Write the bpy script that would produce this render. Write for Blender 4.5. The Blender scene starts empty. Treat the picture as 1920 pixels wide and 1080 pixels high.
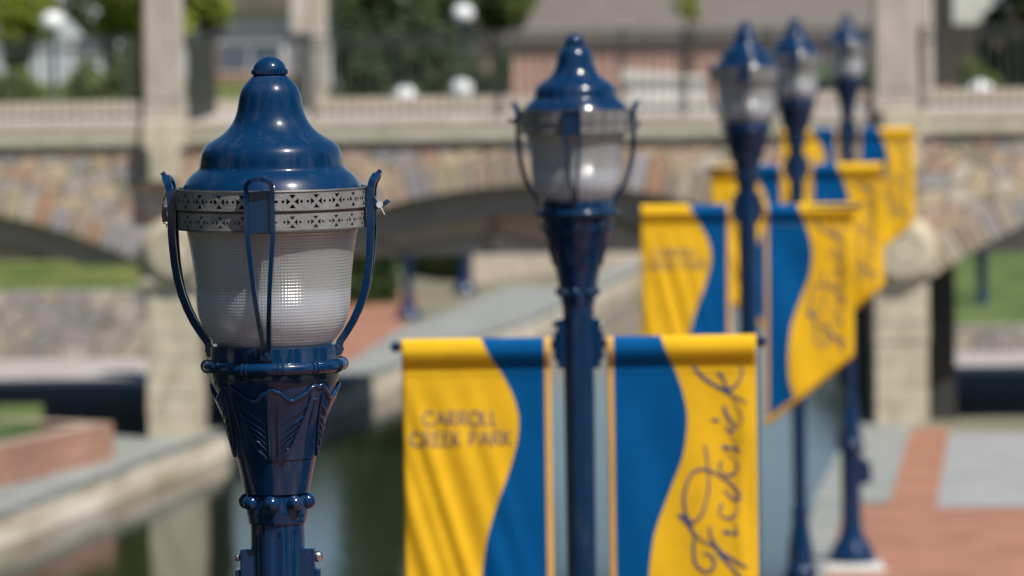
import bpy, bmesh, math, random
from mathutils import Vector, Matrix
from mathutils.geometry import delaunay_2d_cdt
PI = math.pi
random.seed(7)
SC = bpy.context.scene
COL = SC.collection

# ------------------------------------------------------------------ camera
F = 9000.0                     # focal length in pixels of a 1920 px wide frame
CAMZ = 5.66
PITCH = math.atan(523 / F)
ROLL = 0.0145
FWD = Vector((0, math.cos(PITCH), -math.sin(PITCH)))
U0 = Vector((0, math.sin(PITCH), math.cos(PITCH)))
R0 = Vector((1, 0, 0))
RR = R0 * math.cos(ROLL) - U0 * math.sin(ROLL)
UU = R0 * math.sin(ROLL) + U0 * math.cos(ROLL)
cd = bpy.data.cameras.new('camera')
cd.sensor_width = 36.0
cd.lens = F / 1920 * 36.0
cd.clip_start = 0.5
cd.clip_end = 6000
cd.dof.use_dof = True
cd.dof.focus_distance = 10.45
cd.dof.aperture_fstop = 4.25
cam = bpy.data.objects.new('camera', cd)
COL.objects.link(cam)
m = Matrix((RR, UU, -FWD)).transposed().to_4x4()
m.translation = Vector((0, 0, CAMZ))
cam.matrix_world = m
SC.camera = cam

def ray(px, py):
    return FWD + RR * ((px - 960) / F) - UU * ((py - 540) / F)
def at(px, py, Y):
    """a point of the place seen at a pixel of the photo, at ground distance Y"""
    d = ray(px, py)
    return Vector((0, 0, CAMZ)) + d * (Y / d.y)
def gr(px, py, z=0.0):
    """the point of the level z seen at a pixel"""
    d = ray(px, py)
    return Vector((0, 0, CAMZ)) + d * ((z - CAMZ) / d.z)

# ------------------------------------------------------------------ sky, sun, exposure
SUN_EL, SUN_AZ = math.radians(57), math.radians(42)      # azimuth to the right of straight behind the camera
w = bpy.data.worlds.new('World')
SC.world = w
w.use_nodes = True
nt = w.node_tree
bg = nt.nodes['Background']
sky = nt.nodes.new('ShaderNodeTexSky')
sky.sky_type = 'NISHITA'
sky.sun_disc = False
sky.sun_elevation = SUN_EL
# direction to the sun: (+sin az, -cos az); nishita rotation is measured from +Y clockwise
sun_dir = Vector((math.cos(SUN_EL) * math.sin(SUN_AZ), -math.cos(SUN_EL) * math.cos(SUN_AZ), math.sin(SUN_EL)))
sky.sun_rotation = math.atan2(sun_dir.x, sun_dir.y)
sky.air_density = 1.0
sky.dust_density = 0.0
sky.ozone_density = 3.5
nt.links.new(sky.outputs[0], bg.inputs[0])
bg.inputs[1].default_value = 0.07
sl = bpy.data.lights.new('sun', 'SUN')
sl.energy = 5.0
sl.angle = math.radians(0.53)
sl.color = (1.0, 0.94, 0.845)
so = bpy.data.objects.new('sun', sl)
so.rotation_euler = (-sun_dir).to_track_quat('-Z', 'Y').to_euler()
so.location = (0, 0, 30)
COL.objects.link(so)
SC.view_settings.view_transform = 'Standard'
SC.view_settings.look = 'None'
SC.view_settings.exposure = 0.2
SC.view_settings.gamma = 1.0
SC.view_settings.use_curve_mapping = False

# ------------------------------------------------------------------ materials
def nodes(name):
    mt = bpy.data.materials.new(name)
    mt.use_nodes = True
    t = mt.node_tree
    return mt, t, t.nodes['Principled BSDF']
def N(t, kind, **kw):
    n = t.nodes.new(kind)
    for k, v in kw.items():
        if k in n.inputs.keys(): n.inputs[k].default_value = v
        else: setattr(n, k, v)
    return n
def ramp(t, stops, interp='LINEAR'):
    r = t.nodes.new('ShaderNodeValToRGB')
    r.color_ramp.interpolation = interp
    e = r.color_ramp.elements
    e[0].position, e[0].color = stops[0][0], (*stops[0][1], 1)
    e[1].position, e[1].color = stops[1][0], (*stops[1][1], 1)
    for p, c in stops[2:]:
        x = e.new(p); x.color = (*c, 1)
    return r
def noisy(name, c1, c2, scale=4, rough=0.8, metallic=0, bump=0.0, bscale=None, detail=4, spec=0.5, stretch=None, coat=0):
    mt, t, b = nodes(name)
    tc = N(t, 'ShaderNodeTexCoord')
    src = tc.outputs['Object']
    if stretch:
        mp = N(t, 'ShaderNodeMapping'); mp.inputs['Scale'].default_value = stretch
        t.links.new(src, mp.inputs[0]); src = mp.outputs[0]
    n = N(t, 'ShaderNodeTexNoise', Scale=scale, Detail=detail)
    t.links.new(src, n.inputs['Vector'])
    r = ramp(t, [(0.32, c1), (0.68, c2)])
    t.links.new(n.outputs[0], r.inputs[0])
    t.links.new(r.outputs[0], b.inputs['Base Color'])
    b.inputs['Roughness'].default_value = rough
    b.inputs['Metallic'].default_value = metallic
    b.inputs['Specular IOR Level'].default_value = spec
    b.inputs['Coat Weight'].default_value = coat
    b.inputs['Coat Roughness'].default_value = 0.08
    if bump:
        n2 = N(t, 'ShaderNodeTexNoise', Scale=bscale or scale * 4, Detail=5)
        t.links.new(src, n2.inputs['Vector'])
        bp = N(t, 'ShaderNodeBump', Strength=bump, Distance=0.02)
        t.links.new(n2.outputs[0], bp.inputs['Height'])
        t.links.new(bp.outputs[0], b.inputs['Normal'])
    return mt

def paint_mat():
    mt, t, b = nodes('blue_paint')
    tc = N(t, 'ShaderNodeTexCoord')
    n = N(t, 'ShaderNodeTexNoise', Scale=9, Detail=5)
    t.links.new(tc.outputs['Object'], n.inputs['Vector'])
    r = ramp(t, [(0.3, (0.0002, 0.021, 0.072)), (0.75, (0.0005, 0.026, 0.084))])
    t.links.new(n.outputs[0], r.inputs[0])
    # small dirt specks and worn spots
    v = N(t, 'ShaderNodeTexNoise', Scale=95, Detail=2)
    t.links.new(tc.outputs['Object'], v.inputs['Vector'])
    vr = ramp(t, [(0.69, (0, 0, 0)), (0.76, (1, 1, 1))])
    t.links.new(v.outputs[0], vr.inputs[0])
    smp = N(t, 'ShaderNodeMapping'); smp.inputs['Scale'].default_value = (38, 38, 5)
    t.links.new(tc.outputs['Object'], smp.inputs[0])
    sn = N(t, 'ShaderNodeTexNoise', Scale=1.0, Detail=5); t.links.new(smp.outputs[0], sn.inputs['Vector'])
    sr = ramp(t, [(0.52, (0, 0, 0)), (0.80, (0.17, 0.17, 0.17))]); t.links.new(sn.outputs[0], sr.inputs[0])
    dm = N(t, 'ShaderNodeMixRGB'); dm.inputs[2].default_value = (0.16, 0.17, 0.18, 1)
    t.links.new(sr.outputs[0], dm.inputs[0]); t.links.new(r.outputs[0], dm.inputs[1])
    mx = N(t, 'ShaderNodeMixRGB'); mx.inputs[2].default_value = (0.07, 0.085, 0.12, 1)
    ml = N(t, 'ShaderNodeMath', operation='MULTIPLY'); ml.inputs[1].default_value = 0.35
    t.links.new(vr.outputs[0], ml.inputs[0])
    t.links.new(ml.outputs[0], mx.inputs[0])
    t.links.new(dm.outputs[0], mx.inputs[1])
    t.links.new(mx.outputs[0], b.inputs['Base Color'])
    rn = N(t, 'ShaderNodeTexNoise', Scale=14, Detail=4)
    t.links.new(tc.outputs['Object'], rn.inputs['Vector'])
    rr = N(t, 'ShaderNodeMapRange'); rr.inputs['To Min'].default_value = 0.28; rr.inputs['To Max'].default_value = 0.42
    b.inputs['Coat Weight'].default_value = 0.65; b.inputs['Coat Roughness'].default_value = 0.10
    t.links.new(rn.outputs[0], rr.inputs[0])
    t.links.new(rr.outputs[0], b.inputs['Roughness'])
    b.inputs['Specular IOR Level'].default_value = 0.12
    bn = N(t, 'ShaderNodeTexNoise', Scale=60, Detail=3)
    t.links.new(tc.outputs['Object'], bn.inputs['Vector'])
    bp = N(t, 'ShaderNodeBump', Strength=0.06, Distance=0.004)
    t.links.new(bn.outputs[0], bp.inputs['Height'])
    t.links.new(bp.outputs[0], b.inputs['Normal'])
    return mt

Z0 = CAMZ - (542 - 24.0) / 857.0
def glass_mat():
    """prismatic refractor glass: fine rings crossed by fine upright flutes"""
    mt, t, b = nodes('prism_glass')
    tc = N(t, 'ShaderNodeTexCoord')
    sp = N(t, 'ShaderNodeSeparateXYZ')
    t.links.new(tc.outputs['Object'], sp.inputs[0])
    at2 = N(t, 'ShaderNodeMath', operation='ARCTAN2')
    t.links.new(sp.outputs['Y'], at2.inputs[0]); t.links.new(sp.outputs['X'], at2.inputs[1])
    m1 = N(t, 'ShaderNodeMath', operation='MULTIPLY'); m1.inputs[1].default_value = 150
    t.links.new(at2.outputs[0], m1.inputs[0])
    s1 = N(t, 'ShaderNodeMath', operation='SINE'); t.links.new(m1.outputs[0], s1.inputs[0])
    m2 = N(t, 'ShaderNodeMath', operation='MULTIPLY'); m2.inputs[1].default_value = 2 * PI / 0.0068
    t.links.new(sp.outputs['Z'], m2.inputs[0])
    s2 = N(t, 'ShaderNodeMath', operation='SINE'); t.links.new(m2.outputs[0], s2.inputs[0])
    w1 = N(t, 'ShaderNodeMath', operation='MULTIPLY'); w1.inputs[1].default_value = 0.14
    t.links.new(s1.outputs[0], w1.inputs[0])
    ad = N(t, 'ShaderNodeMath', operation='ADD')
    t.links.new(w1.outputs[0], ad.inputs[0]); t.links.new(s2.outputs[0], ad.inputs[1])
    bp = N(t, 'ShaderNodeBump', Strength=1.0, Distance=0.00073)
    t.links.new(ad.outputs[0], bp.inputs['Height'])
    gl = N(t, 'ShaderNodeBsdfGlossy', Roughness=0.15); gl.inputs['Color'].default_value = (1, 1, 1, 1)
    tl = N(t, 'ShaderNodeBsdfTranslucent'); tl.inputs['Color'].default_value = (0.80, 0.82, 0.84, 1)
    df = N(t, 'ShaderNodeBsdfDiffuse'); df.inputs['Color'].default_value = (0.42, 0.42, 0.41, 1)
    tr = N(t, 'ShaderNodeBsdfTransparent'); tr.inputs['Color'].default_value = (0.90, 0.91, 0.92, 1)
    bp2 = N(t, 'ShaderNodeBump', Strength=0.55, Distance=0.0004); ad2 = N(t, 'ShaderNodeMath', operation='MULTIPLY_ADD'); ad2.inputs[1].default_value = 1.3; t.links.new(s1.outputs[0], ad2.inputs[0]); t.links.new(s2.outputs[0], ad2.inputs[2]); t.links.new(ad2.outputs[0], bp2.inputs['Height'])
    t.links.new(bp.outputs[0], gl.inputs['Normal']); t.links.new(bp2.outputs[0], df.inputs['Normal'])
    zr = N(t, 'ShaderNodeMapRange'); zr.inputs['From Min'].default_value = Z0 - .006; zr.inputs['From Max'].default_value = Z0 + .006  # lower half paler and bluer: refracted sky light put into the glass colour
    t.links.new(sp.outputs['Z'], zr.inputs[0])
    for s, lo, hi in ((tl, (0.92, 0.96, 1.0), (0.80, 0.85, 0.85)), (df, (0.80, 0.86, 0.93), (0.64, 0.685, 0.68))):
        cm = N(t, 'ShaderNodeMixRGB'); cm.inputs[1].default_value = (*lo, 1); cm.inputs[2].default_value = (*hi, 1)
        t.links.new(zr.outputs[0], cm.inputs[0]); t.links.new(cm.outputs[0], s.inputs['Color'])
    a = N(t, 'ShaderNodeMixShader', Fac=0.40); t.links.new(tl.outputs[0], a.inputs[1]); t.links.new(df.outputs[0], a.inputs[2])
    c = N(t, 'ShaderNodeMixShader', Fac=0.45); t.links.new(a.outputs[0], c.inputs[1]); t.links.new(tr.outputs[0], c.inputs[2])
    fr = N(t, 'ShaderNodeFresnel', IOR=1.45); t.links.new(bp.outputs[0], fr.inputs['Normal'])
    fm = N(t, 'ShaderNodeMath', operation='MULTIPLY_ADD'); fm.inputs[1].default_value = 0.45; fm.inputs[2].default_value = 0.07; t.links.new(fr.outputs[0], fm.inputs[0])
    e = N(t, 'ShaderNodeMixShader'); t.links.new(fm.outputs[0], e.inputs[0]); t.links.new(c.outputs[0], e.inputs[1]); t.links.new(gl.outputs[0], e.inputs[2])
    t.links.new(e.outputs[0], t.nodes['Material Output'].inputs[0])
    return mt

def stone_mat(name, stops, scale=(3.7, 3.7, 5.6), mortar=(0.20, 0.18, 0.145), gap=0.07, tint=0.5):
    mt, t, b = nodes(name)
    tc = N(t, 'ShaderNodeTexCoord')
    mp = N(t, 'ShaderNodeMapping'); mp.inputs['Scale'].default_value = scale
    t.links.new(tc.outputs['Object'], mp.inputs[0])
    wn = N(t, 'ShaderNodeTexNoise', Scale=1.6, Detail=2)
    t.links.new(mp.outputs[0], wn.inputs['Vector'])
    mixv = N(t, 'ShaderNodeMixRGB'); mixv.inputs[0].default_value = 0.12
    t.links.new(mp.outputs[0], mixv.inputs[1]); t.links.new(wn.outputs['Color'], mixv.inputs[2])
    v = N(t, 'ShaderNodeTexVoronoi', Scale=1.0, Randomness=0.85)
    v2 = N(t, 'ShaderNodeTexVoronoi', Scale=1.0, Randomness=0.85); v2.feature = 'DISTANCE_TO_EDGE'
    for q in (v, v2): t.links.new(mixv.outputs[0], q.inputs['Vector'])
    sep = N(t, 'ShaderNodeSeparateColor'); t.links.new(v.outputs['Color'], sep.inputs[0])
    r = ramp(t, stops, 'CONSTANT'); t.links.new(sep.outputs[0], r.inputs[0])
    n = N(t, 'ShaderNodeTexNoise', Scale=14, Detail=5); t.links.new(tc.outputs['Object'], n.inputs['Vector'])
    mul = N(t, 'ShaderNodeMixRGB', blend_type='MULTIPLY'); mul.inputs[0].default_value = tint
    nr = ramp(t, [(0.25, (0.7, 0.7, 0.7)), (0.75, (1.35, 1.3, 1.25))]); t.links.new(n.outputs[0], nr.inputs[0])
    t.links.new(r.outputs[0], mul.inputs[1]); t.links.new(nr.outputs[0], mul.inputs[2])
    mr = N(t, 'ShaderNodeMapRange'); mr.inputs['From Max'].default_value = gap
    t.links.new(v2.outputs['Distance'], mr.inputs[0])
    mx = N(t, 'ShaderNodeMixRGB'); mx.inputs[1].default_value = (*mortar, 1)
    t.links.new(mr.outputs[0], mx.inputs[0]); t.links.new(mul.outputs[0], mx.inputs[2])
    t.links.new(mx.outputs[0], b.inputs['Base Color'])
    b.inputs['Roughness'].default_value = 0.9
    bp = N(t, 'ShaderNodeBump', Strength=0.8, Distance=0.05)
    t.links.new(mr.outputs[0], bp.inputs['Height']); t.links.new(bp.outputs[0], b.inputs['Normal'])
    return mt

def brick_mat(name, c1, c2, mortar, scale=4.0, axes='XZ', bw=0.5, rh=0.25):
    mt, t, b = nodes(name)
    tc = N(t, 'ShaderNodeTexCoord')
    sp = N(t, 'ShaderNodeSeparateXYZ'); t.links.new(tc.outputs['Object'], sp.inputs[0])
    cb = N(t, 'ShaderNodeCombineXYZ')
    t.links.new(sp.outputs[axes[0]], cb.inputs[0]); t.links.new(sp.outputs[axes[1]], cb.inputs[1])
    br = N(t, 'ShaderNodeTexBrick', Scale=scale)
    br.inputs['Color1'].default_value = (*c1, 1); br.inputs['Color2'].default_value = (*c2, 1)
    br.inputs['Mortar'].default_value = (*mortar, 1); br.inputs['Mortar Size'].default_value = 0.015
    br.inputs['Brick Width'].default_value = bw; br.inputs['Row Height'].default_value = rh
    t.links.new(cb.outputs[0], br.inputs['Vector'])
    n = N(t, 'ShaderNodeTexNoise', Scale=1.1, Detail=4); t.links.new(tc.outputs['Object'], n.inputs['Vector'])
    nr = ramp(t, [(0.3, (0.75, 0.75, 0.75)), (0.7, (1.2, 1.18, 1.15))]); t.links.new(n.outputs[0], nr.inputs[0])
    mul = N(t, 'ShaderNodeMixRGB', blend_type='MULTIPLY'); mul.inputs[0].default_value = 0.8
    t.links.new(br.outputs[0], mul.inputs[1]); t.links.new(nr.outputs[0], mul.inputs[2])
    t.links.new(mul.outputs[0], b.inputs['Base Color'])
    b.inputs['Roughness'].default_value = 0.85
    return mt

def fabric(name, c, trans=0.35):
    mt, t, b = nodes(name)
    tc = N(t, 'ShaderNodeTexCoord')
    n = N(t, 'ShaderNodeTexNoise', Scale=7, Detail=4); t.links.new(tc.outputs['Object'], n.inputs['Vector'])
    r = ramp(t, [(0.3, tuple(x * 0.93 for x in c)), (0.7, tuple(min(1, x * 1.05) for x in c))]); t.links.new(n.outputs[0], r.inputs[0])
    wv = N(t, 'ShaderNodeTexNoise', Scale=600, Detail=1); t.links.new(tc.outputs['Object'], wv.inputs['Vector'])
    bp = N(t, 'ShaderNodeBump', Strength=0.25, Distance=0.001); t.links.new(wv.outputs[0], bp.inputs['Height'])
    t.links.new(r.outputs[0], b.inputs['Base Color']); t.links.new(bp.outputs[0], b.inputs['Normal'])
    b.inputs['Roughness'].default_value = 0.75
    b.inputs['Sheen Weight'].default_value = 0.0
    b.inputs['Specular IOR Level'].default_value = 0.08
    tl = N(t, 'ShaderNodeBsdfTranslucent'); t.links.new(r.outputs[0], tl.inputs[0])
    mx = N(t, 'ShaderNodeMixShader', Fac=trans)
    t.links.new(b.outputs[0], mx.inputs[1]); t.links.new(tl.outputs[0], mx.inputs[2])
    t.links.new(mx.outputs[0], t.nodes['Material Output'].inputs[0])
    return mt

def foliage_mat(name, dark, light):
    mt, t, b = nodes(name)
    g = N(t, 'ShaderNodeNewGeometry')
    tc = N(t, 'ShaderNodeTexCoord')
    n = N(t, 'ShaderNodeTexNoise', Scale=0.9, Detail=2); t.links.new(tc.outputs['Object'], n.inputs['Vector'])
    ad = N(t, 'ShaderNodeMath', operation='MULTIPLY_ADD'); ad.inputs[1].default_value = 0.5; 
    sb = N(t, 'ShaderNodeMath', operation='MULTIPLY'); sb.inputs[1].default_value = 0.6
    t.links.new(n.outputs[0], sb.inputs[0])
    t.links.new(g.outputs['Random Per Island'], ad.inputs[0]); t.links.new(sb.outputs[0], ad.inputs[2])
    r = ramp(t, [(0.2, dark), (0.85, light)]); t.links.new(ad.outputs[0], r.inputs[0])
    t.links.new(r.outputs[0], b.inputs['Base Color'])
    b.inputs['Roughness'].default_value = 0.55
    tl = N(t, 'ShaderNodeBsdfTranslucent'); t.links.new(r.outputs[0], tl.inputs[0])
    mx = N(t, 'ShaderNodeMixShader', Fac=0.3)
    t.links.new(b.outputs[0], mx.inputs[1]); t.links.new(tl.outputs[0], mx.inputs[2])
    t.links.new(mx.outputs[0], t.nodes['Material Output'].inputs[0])
    return mt

def water_mat():
    mt, t, b = nodes('creek_water')
    tc = N(t, 'ShaderNodeTexCoord')
    b.inputs['Base Color'].default_value = (0.012, 0.017, 0.009, 1)
    b.inputs['Roughness'].default_value = 0.06
    b.inputs['IOR'].default_value = 1.33
    mp = N(t, 'ShaderNodeMapping'); mp.inputs['Scale'].default_value = (1, 0.8, 1)
    t.links.new(tc.outputs['Object'], mp.inputs[0])
    n = N(t, 'ShaderNodeTexNoise', Scale=5.0, Detail=3); t.links.new(mp.outputs[0], n.inputs['Vector'])
    bp = N(t, 'ShaderNodeBump', Strength=0.16, Distance=0.02)
    t.links.new(n.outputs[0], bp.inputs['Height']); t.links.new(bp.outputs[0], b.inputs['Normal'])
    return mt

def block_mat():
    """cut stones, each its own colour through the mesh's colour attribute"""
    mt, t, b = nodes('arch_stone')
    a = N(t, 'ShaderNodeAttribute'); a.attribute_name = 'stone'
    tc = N(t, 'ShaderNodeTexCoord')
    n = N(t, 'ShaderNodeTexNoise', Scale=12, Detail=4); t.links.new(tc.outputs['Object'], n.inputs['Vector'])
    nr = ramp(t, [(0.3, (0.7, 0.7, 0.7)), (0.7, (1.15, 1.15, 1.15))]); t.links.new(n.outputs[0], nr.inputs[0])
    mul = N(t, 'ShaderNodeMixRGB', blend_type='MULTIPLY'); mul.inputs[0].default_value = 0.6
    t.links.new(a.outputs['Color'], mul.inputs[1]); t.links.new(nr.outputs[0], mul.inputs[2])
    t.links.new(mul.outputs[0], b.inputs['Base Color']); b.inputs['Roughness'].default_value = 0.9
    return mt

STONES = [(0.0, (0.48, 0.36, 0.25)), (0.14, (0.40, 0.35, 0.32)), (0.28, (0.52, 0.42, 0.29)), (0.42, (0.46, 0.33, 0.27)),
          (0.54, (0.33, 0.31, 0.31)), (0.66, (0.50, 0.36, 0.28)), (0.78, (0.43, 0.28, 0.21)), (0.86, (0.56, 0.50, 0.42)), (0.94, (0.30, 0.28, 0.20))]
GREYS = [(0.0, (0.30, 0.28, 0.25)), (0.2, (0.22, 0.22, 0.22)), (0.4, (0.38, 0.35, 0.30)), (0.6, (0.27, 0.25, 0.25)), (0.8, (0.34, 0.31, 0.25))]
BROWNS = [(0.0, (0.62, 0.52, 0.47)), (0.25, (0.48, 0.44, 0.42)), (0.5, (0.68, 0.50, 0.43)), (0.75, (0.55, 0.49, 0.46))]
M = {}
M['paint'] = paint_mat()
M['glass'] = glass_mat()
M['band'] = noisy('brushed_metal', (0.27, 0.275, 0.28), (0.38, 0.385, 0.39), scale=8, rough=0.42, metallic=0.55, bump=0.15, bscale=60)
M['rim'] = noisy('dull_metal_rim', (0.10, 0.10, 0.10), (0.18, 0.17, 0.16), scale=20, rough=0.5, metallic=0.6)
M['bolt'] = noisy('steel_bolt', (0.45, 0.44, 0.42), (0.65, 0.63, 0.6), scale=30, rough=0.3, metallic=1)
M['wire'] = noisy('safety_wire', (0.12, 0.11, 0.12), (0.3, 0.28, 0.3), scale=40, rough=0.4, metallic=0.7)
M['tag'] = noisy('pale_seal', (0.5, 0.47, 0.5), (0.72, 0.7, 0.72), scale=40, rough=0.5)
M['porcelain'] = noisy('white_reflector', (0.74, 0.78, 0.82), (0.84, 0.87, 0.90), scale=5, rough=0.35)
M['globe'] = noisy('opal_globe', (0.78, 0.79, 0.80), (0.86, 0.87, 0.88), scale=3, rough=0.25)
M['socket'] = noisy('socket_metal', (0.25, 0.25, 0.25), (0.35, 0.35, 0.35), scale=8, rough=0.4, metallic=0.5)
M['yellow'] = fabric('yellow_fabric', (0.95, 0.60, 0.028), 0.25)
M['blue'] = fabric('blue_fabric', (0.0008, 0.105, 0.33), 0.18)
M['hem'] = fabric('hem_fabric', (0.85, 0.52, 0.14), 0.25)
M['thread'] = noisy('stitching_thread', (0.35, 0.26, 0.08), (0.5, 0.36, 0.12), scale=30)
M['ink'] = noisy('letter_ink', (0.030, 0.055, 0.16), (0.045, 0.075, 0.19), scale=20, rough=0.7)
M['ink_grey'] = noisy('letter_ink_grey', (0.17, 0.12, 0.15), (0.21, 0.15, 0.17), scale=20, rough=0.7)
M['stone'] = stone_mat('rubble_stone', STONES)
M['greystone'] = stone_mat('grey_rubble', GREYS, scale=(2.6, 2.6, 3.4))
M['brownstone'] = stone_mat('brown_rubble', BROWNS, scale=(1.1, 1.1, 2.6))
M['voussoir'] = block_mat()
M['coping'] = noisy('sandstone_coping', (0.40, 0.34, 0.28), (0.50, 0.43, 0.36), scale=3, bump=0.3)
M['moss'] = noisy('mossy_coping', (0.38, 0.38, 0.27), (0.52, 0.48, 0.39), scale=2.2, bump=0.3)
M['pier'] = noisy('pier_limestone', (0.40, 0.355, 0.26), (0.60, 0.53, 0.41), scale=2.2, bump=0.3, stretch=(2.2, 2.2, .9), detail=6)
M['pillar'] = noisy('pillar_limestone', (0.39, 0.345, 0.295), (0.52, 0.46, 0.395), scale=2.0, stretch=(3, 3, .8), bump=0.2)
M['concrete_dark'] = noisy('dark_concrete', (0.27, 0.26, 0.24), (0.34, 0.32, 0.30), scale=2)
M['pier_shade'] = noisy('shade_black_stone', (0.02, 0.02, 0.02), (0.04, 0.038, 0.036), scale=2)  # near black: the shade behind the piers is put into the stone colour
M['bridge_shade'] = noisy('bridge_shade_black', (0.007, 0.008, 0.010), (0.014, 0.014, 0.016), scale=6)  # near black: the shade under the bridge is put into the colour
M['deck'] = noisy('deck_concrete', (0.36, 0.33, 0.30), (0.46, 0.42, 0.39), scale=2)
M['rail'] = noisy('railing_paint', (0.035, 0.04, 0.036), (0.05, 0.056, 0.05), scale=10, rough=0.4)
M['water'] = water_mat()
M['bluestone'] = noisy('bluestone_paving', (0.20, 0.215, 0.205), (0.29, 0.30, 0.285), scale=1.6, bump=0.2)
M['panel'] = noisy('pale_paving', (0.26, 0.265, 0.275), (0.31, 0.315, 0.32), scale=1.2)
M['wallcap'] = noisy('creek_wall_stone', (0.42, 0.35, 0.24), (0.82, 0.74, 0.63), scale=1.4, bump=0.5, stretch=(1, 0.35, 2.5), rough=0.95)
M['path'] = noisy('path_concrete', (0.33, 0.29, 0.28), (0.40, 0.37, 0.36), scale=1)
M['brickpave'] = brick_mat('brick_paving', (0.29, 0.12, 0.07), (0.36, 0.17, 0.11), (0.28, 0.18, 0.135), scale=2.4, axes='XY')
M['brickwall'] = brick_mat('brick_wall', (0.42, 0.23, 0.18), (0.48, 0.29, 0.24), (0.47, 0.38, 0.33), scale=2.4)
M['brickplanter'] = brick_mat('brick_planter', (0.30, 0.145, 0.10), (0.38, 0.205, 0.15), (0.33, 0.25, 0.20), scale=3)
M['grass'] = noisy('lawn_grass', (0.04, 0.085, 0.010), (0.15, 0.155, 0.03), scale=0.8, bump=0.8, bscale=30, rough=0.9)
M['grass2'] = noisy('cool_grass', (0.04, 0.09, 0.02), (0.12, 0.16, 0.04), scale=0.8, bump=0.8, bscale=30, rough=0.9)
M['earth'] = noisy('ground_soil', (0.14, 0.13, 0.09), (0.22, 0.20, 0.14), scale=0.5)
M['roof'] = noisy('grey_roofing', (0.125, 0.105, 0.095), (0.16, 0.14, 0.125), scale=1.2)
M['pale'] = noisy('pale_render', (0.52, 0.56, 0.62), (0.66, 0.69, 0.74), scale=0.7)
M['white'] = noisy('white_stone', (0.50, 0.485, 0.45), (0.62, 0.60, 0.57), scale=2)
M['pane'] = noisy('window_pane', (0.07, 0.10, 0.15), (0.12, 0.16, 0.22), scale=1, rough=0.15)
M['bark'] = noisy('tree_bark', (0.06, 0.045, 0.03), (0.13, 0.10, 0.07), scale=6, bump=0.5)
M['leaf_dark'] = foliage_mat('leaf_dark', (0.016, 0.042, 0.014), (0.075, 0.12, 0.03))
M['leaf_mid'] = foliage_mat('leaf_mid', (0.05, 0.085, 0.02), (0.18, 0.22, 0.05))
M['leaf_light'] = foliage_mat('leaf_light', (0.10, 0.16, 0.012), (0.32, 0.36, 0.04))

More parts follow.
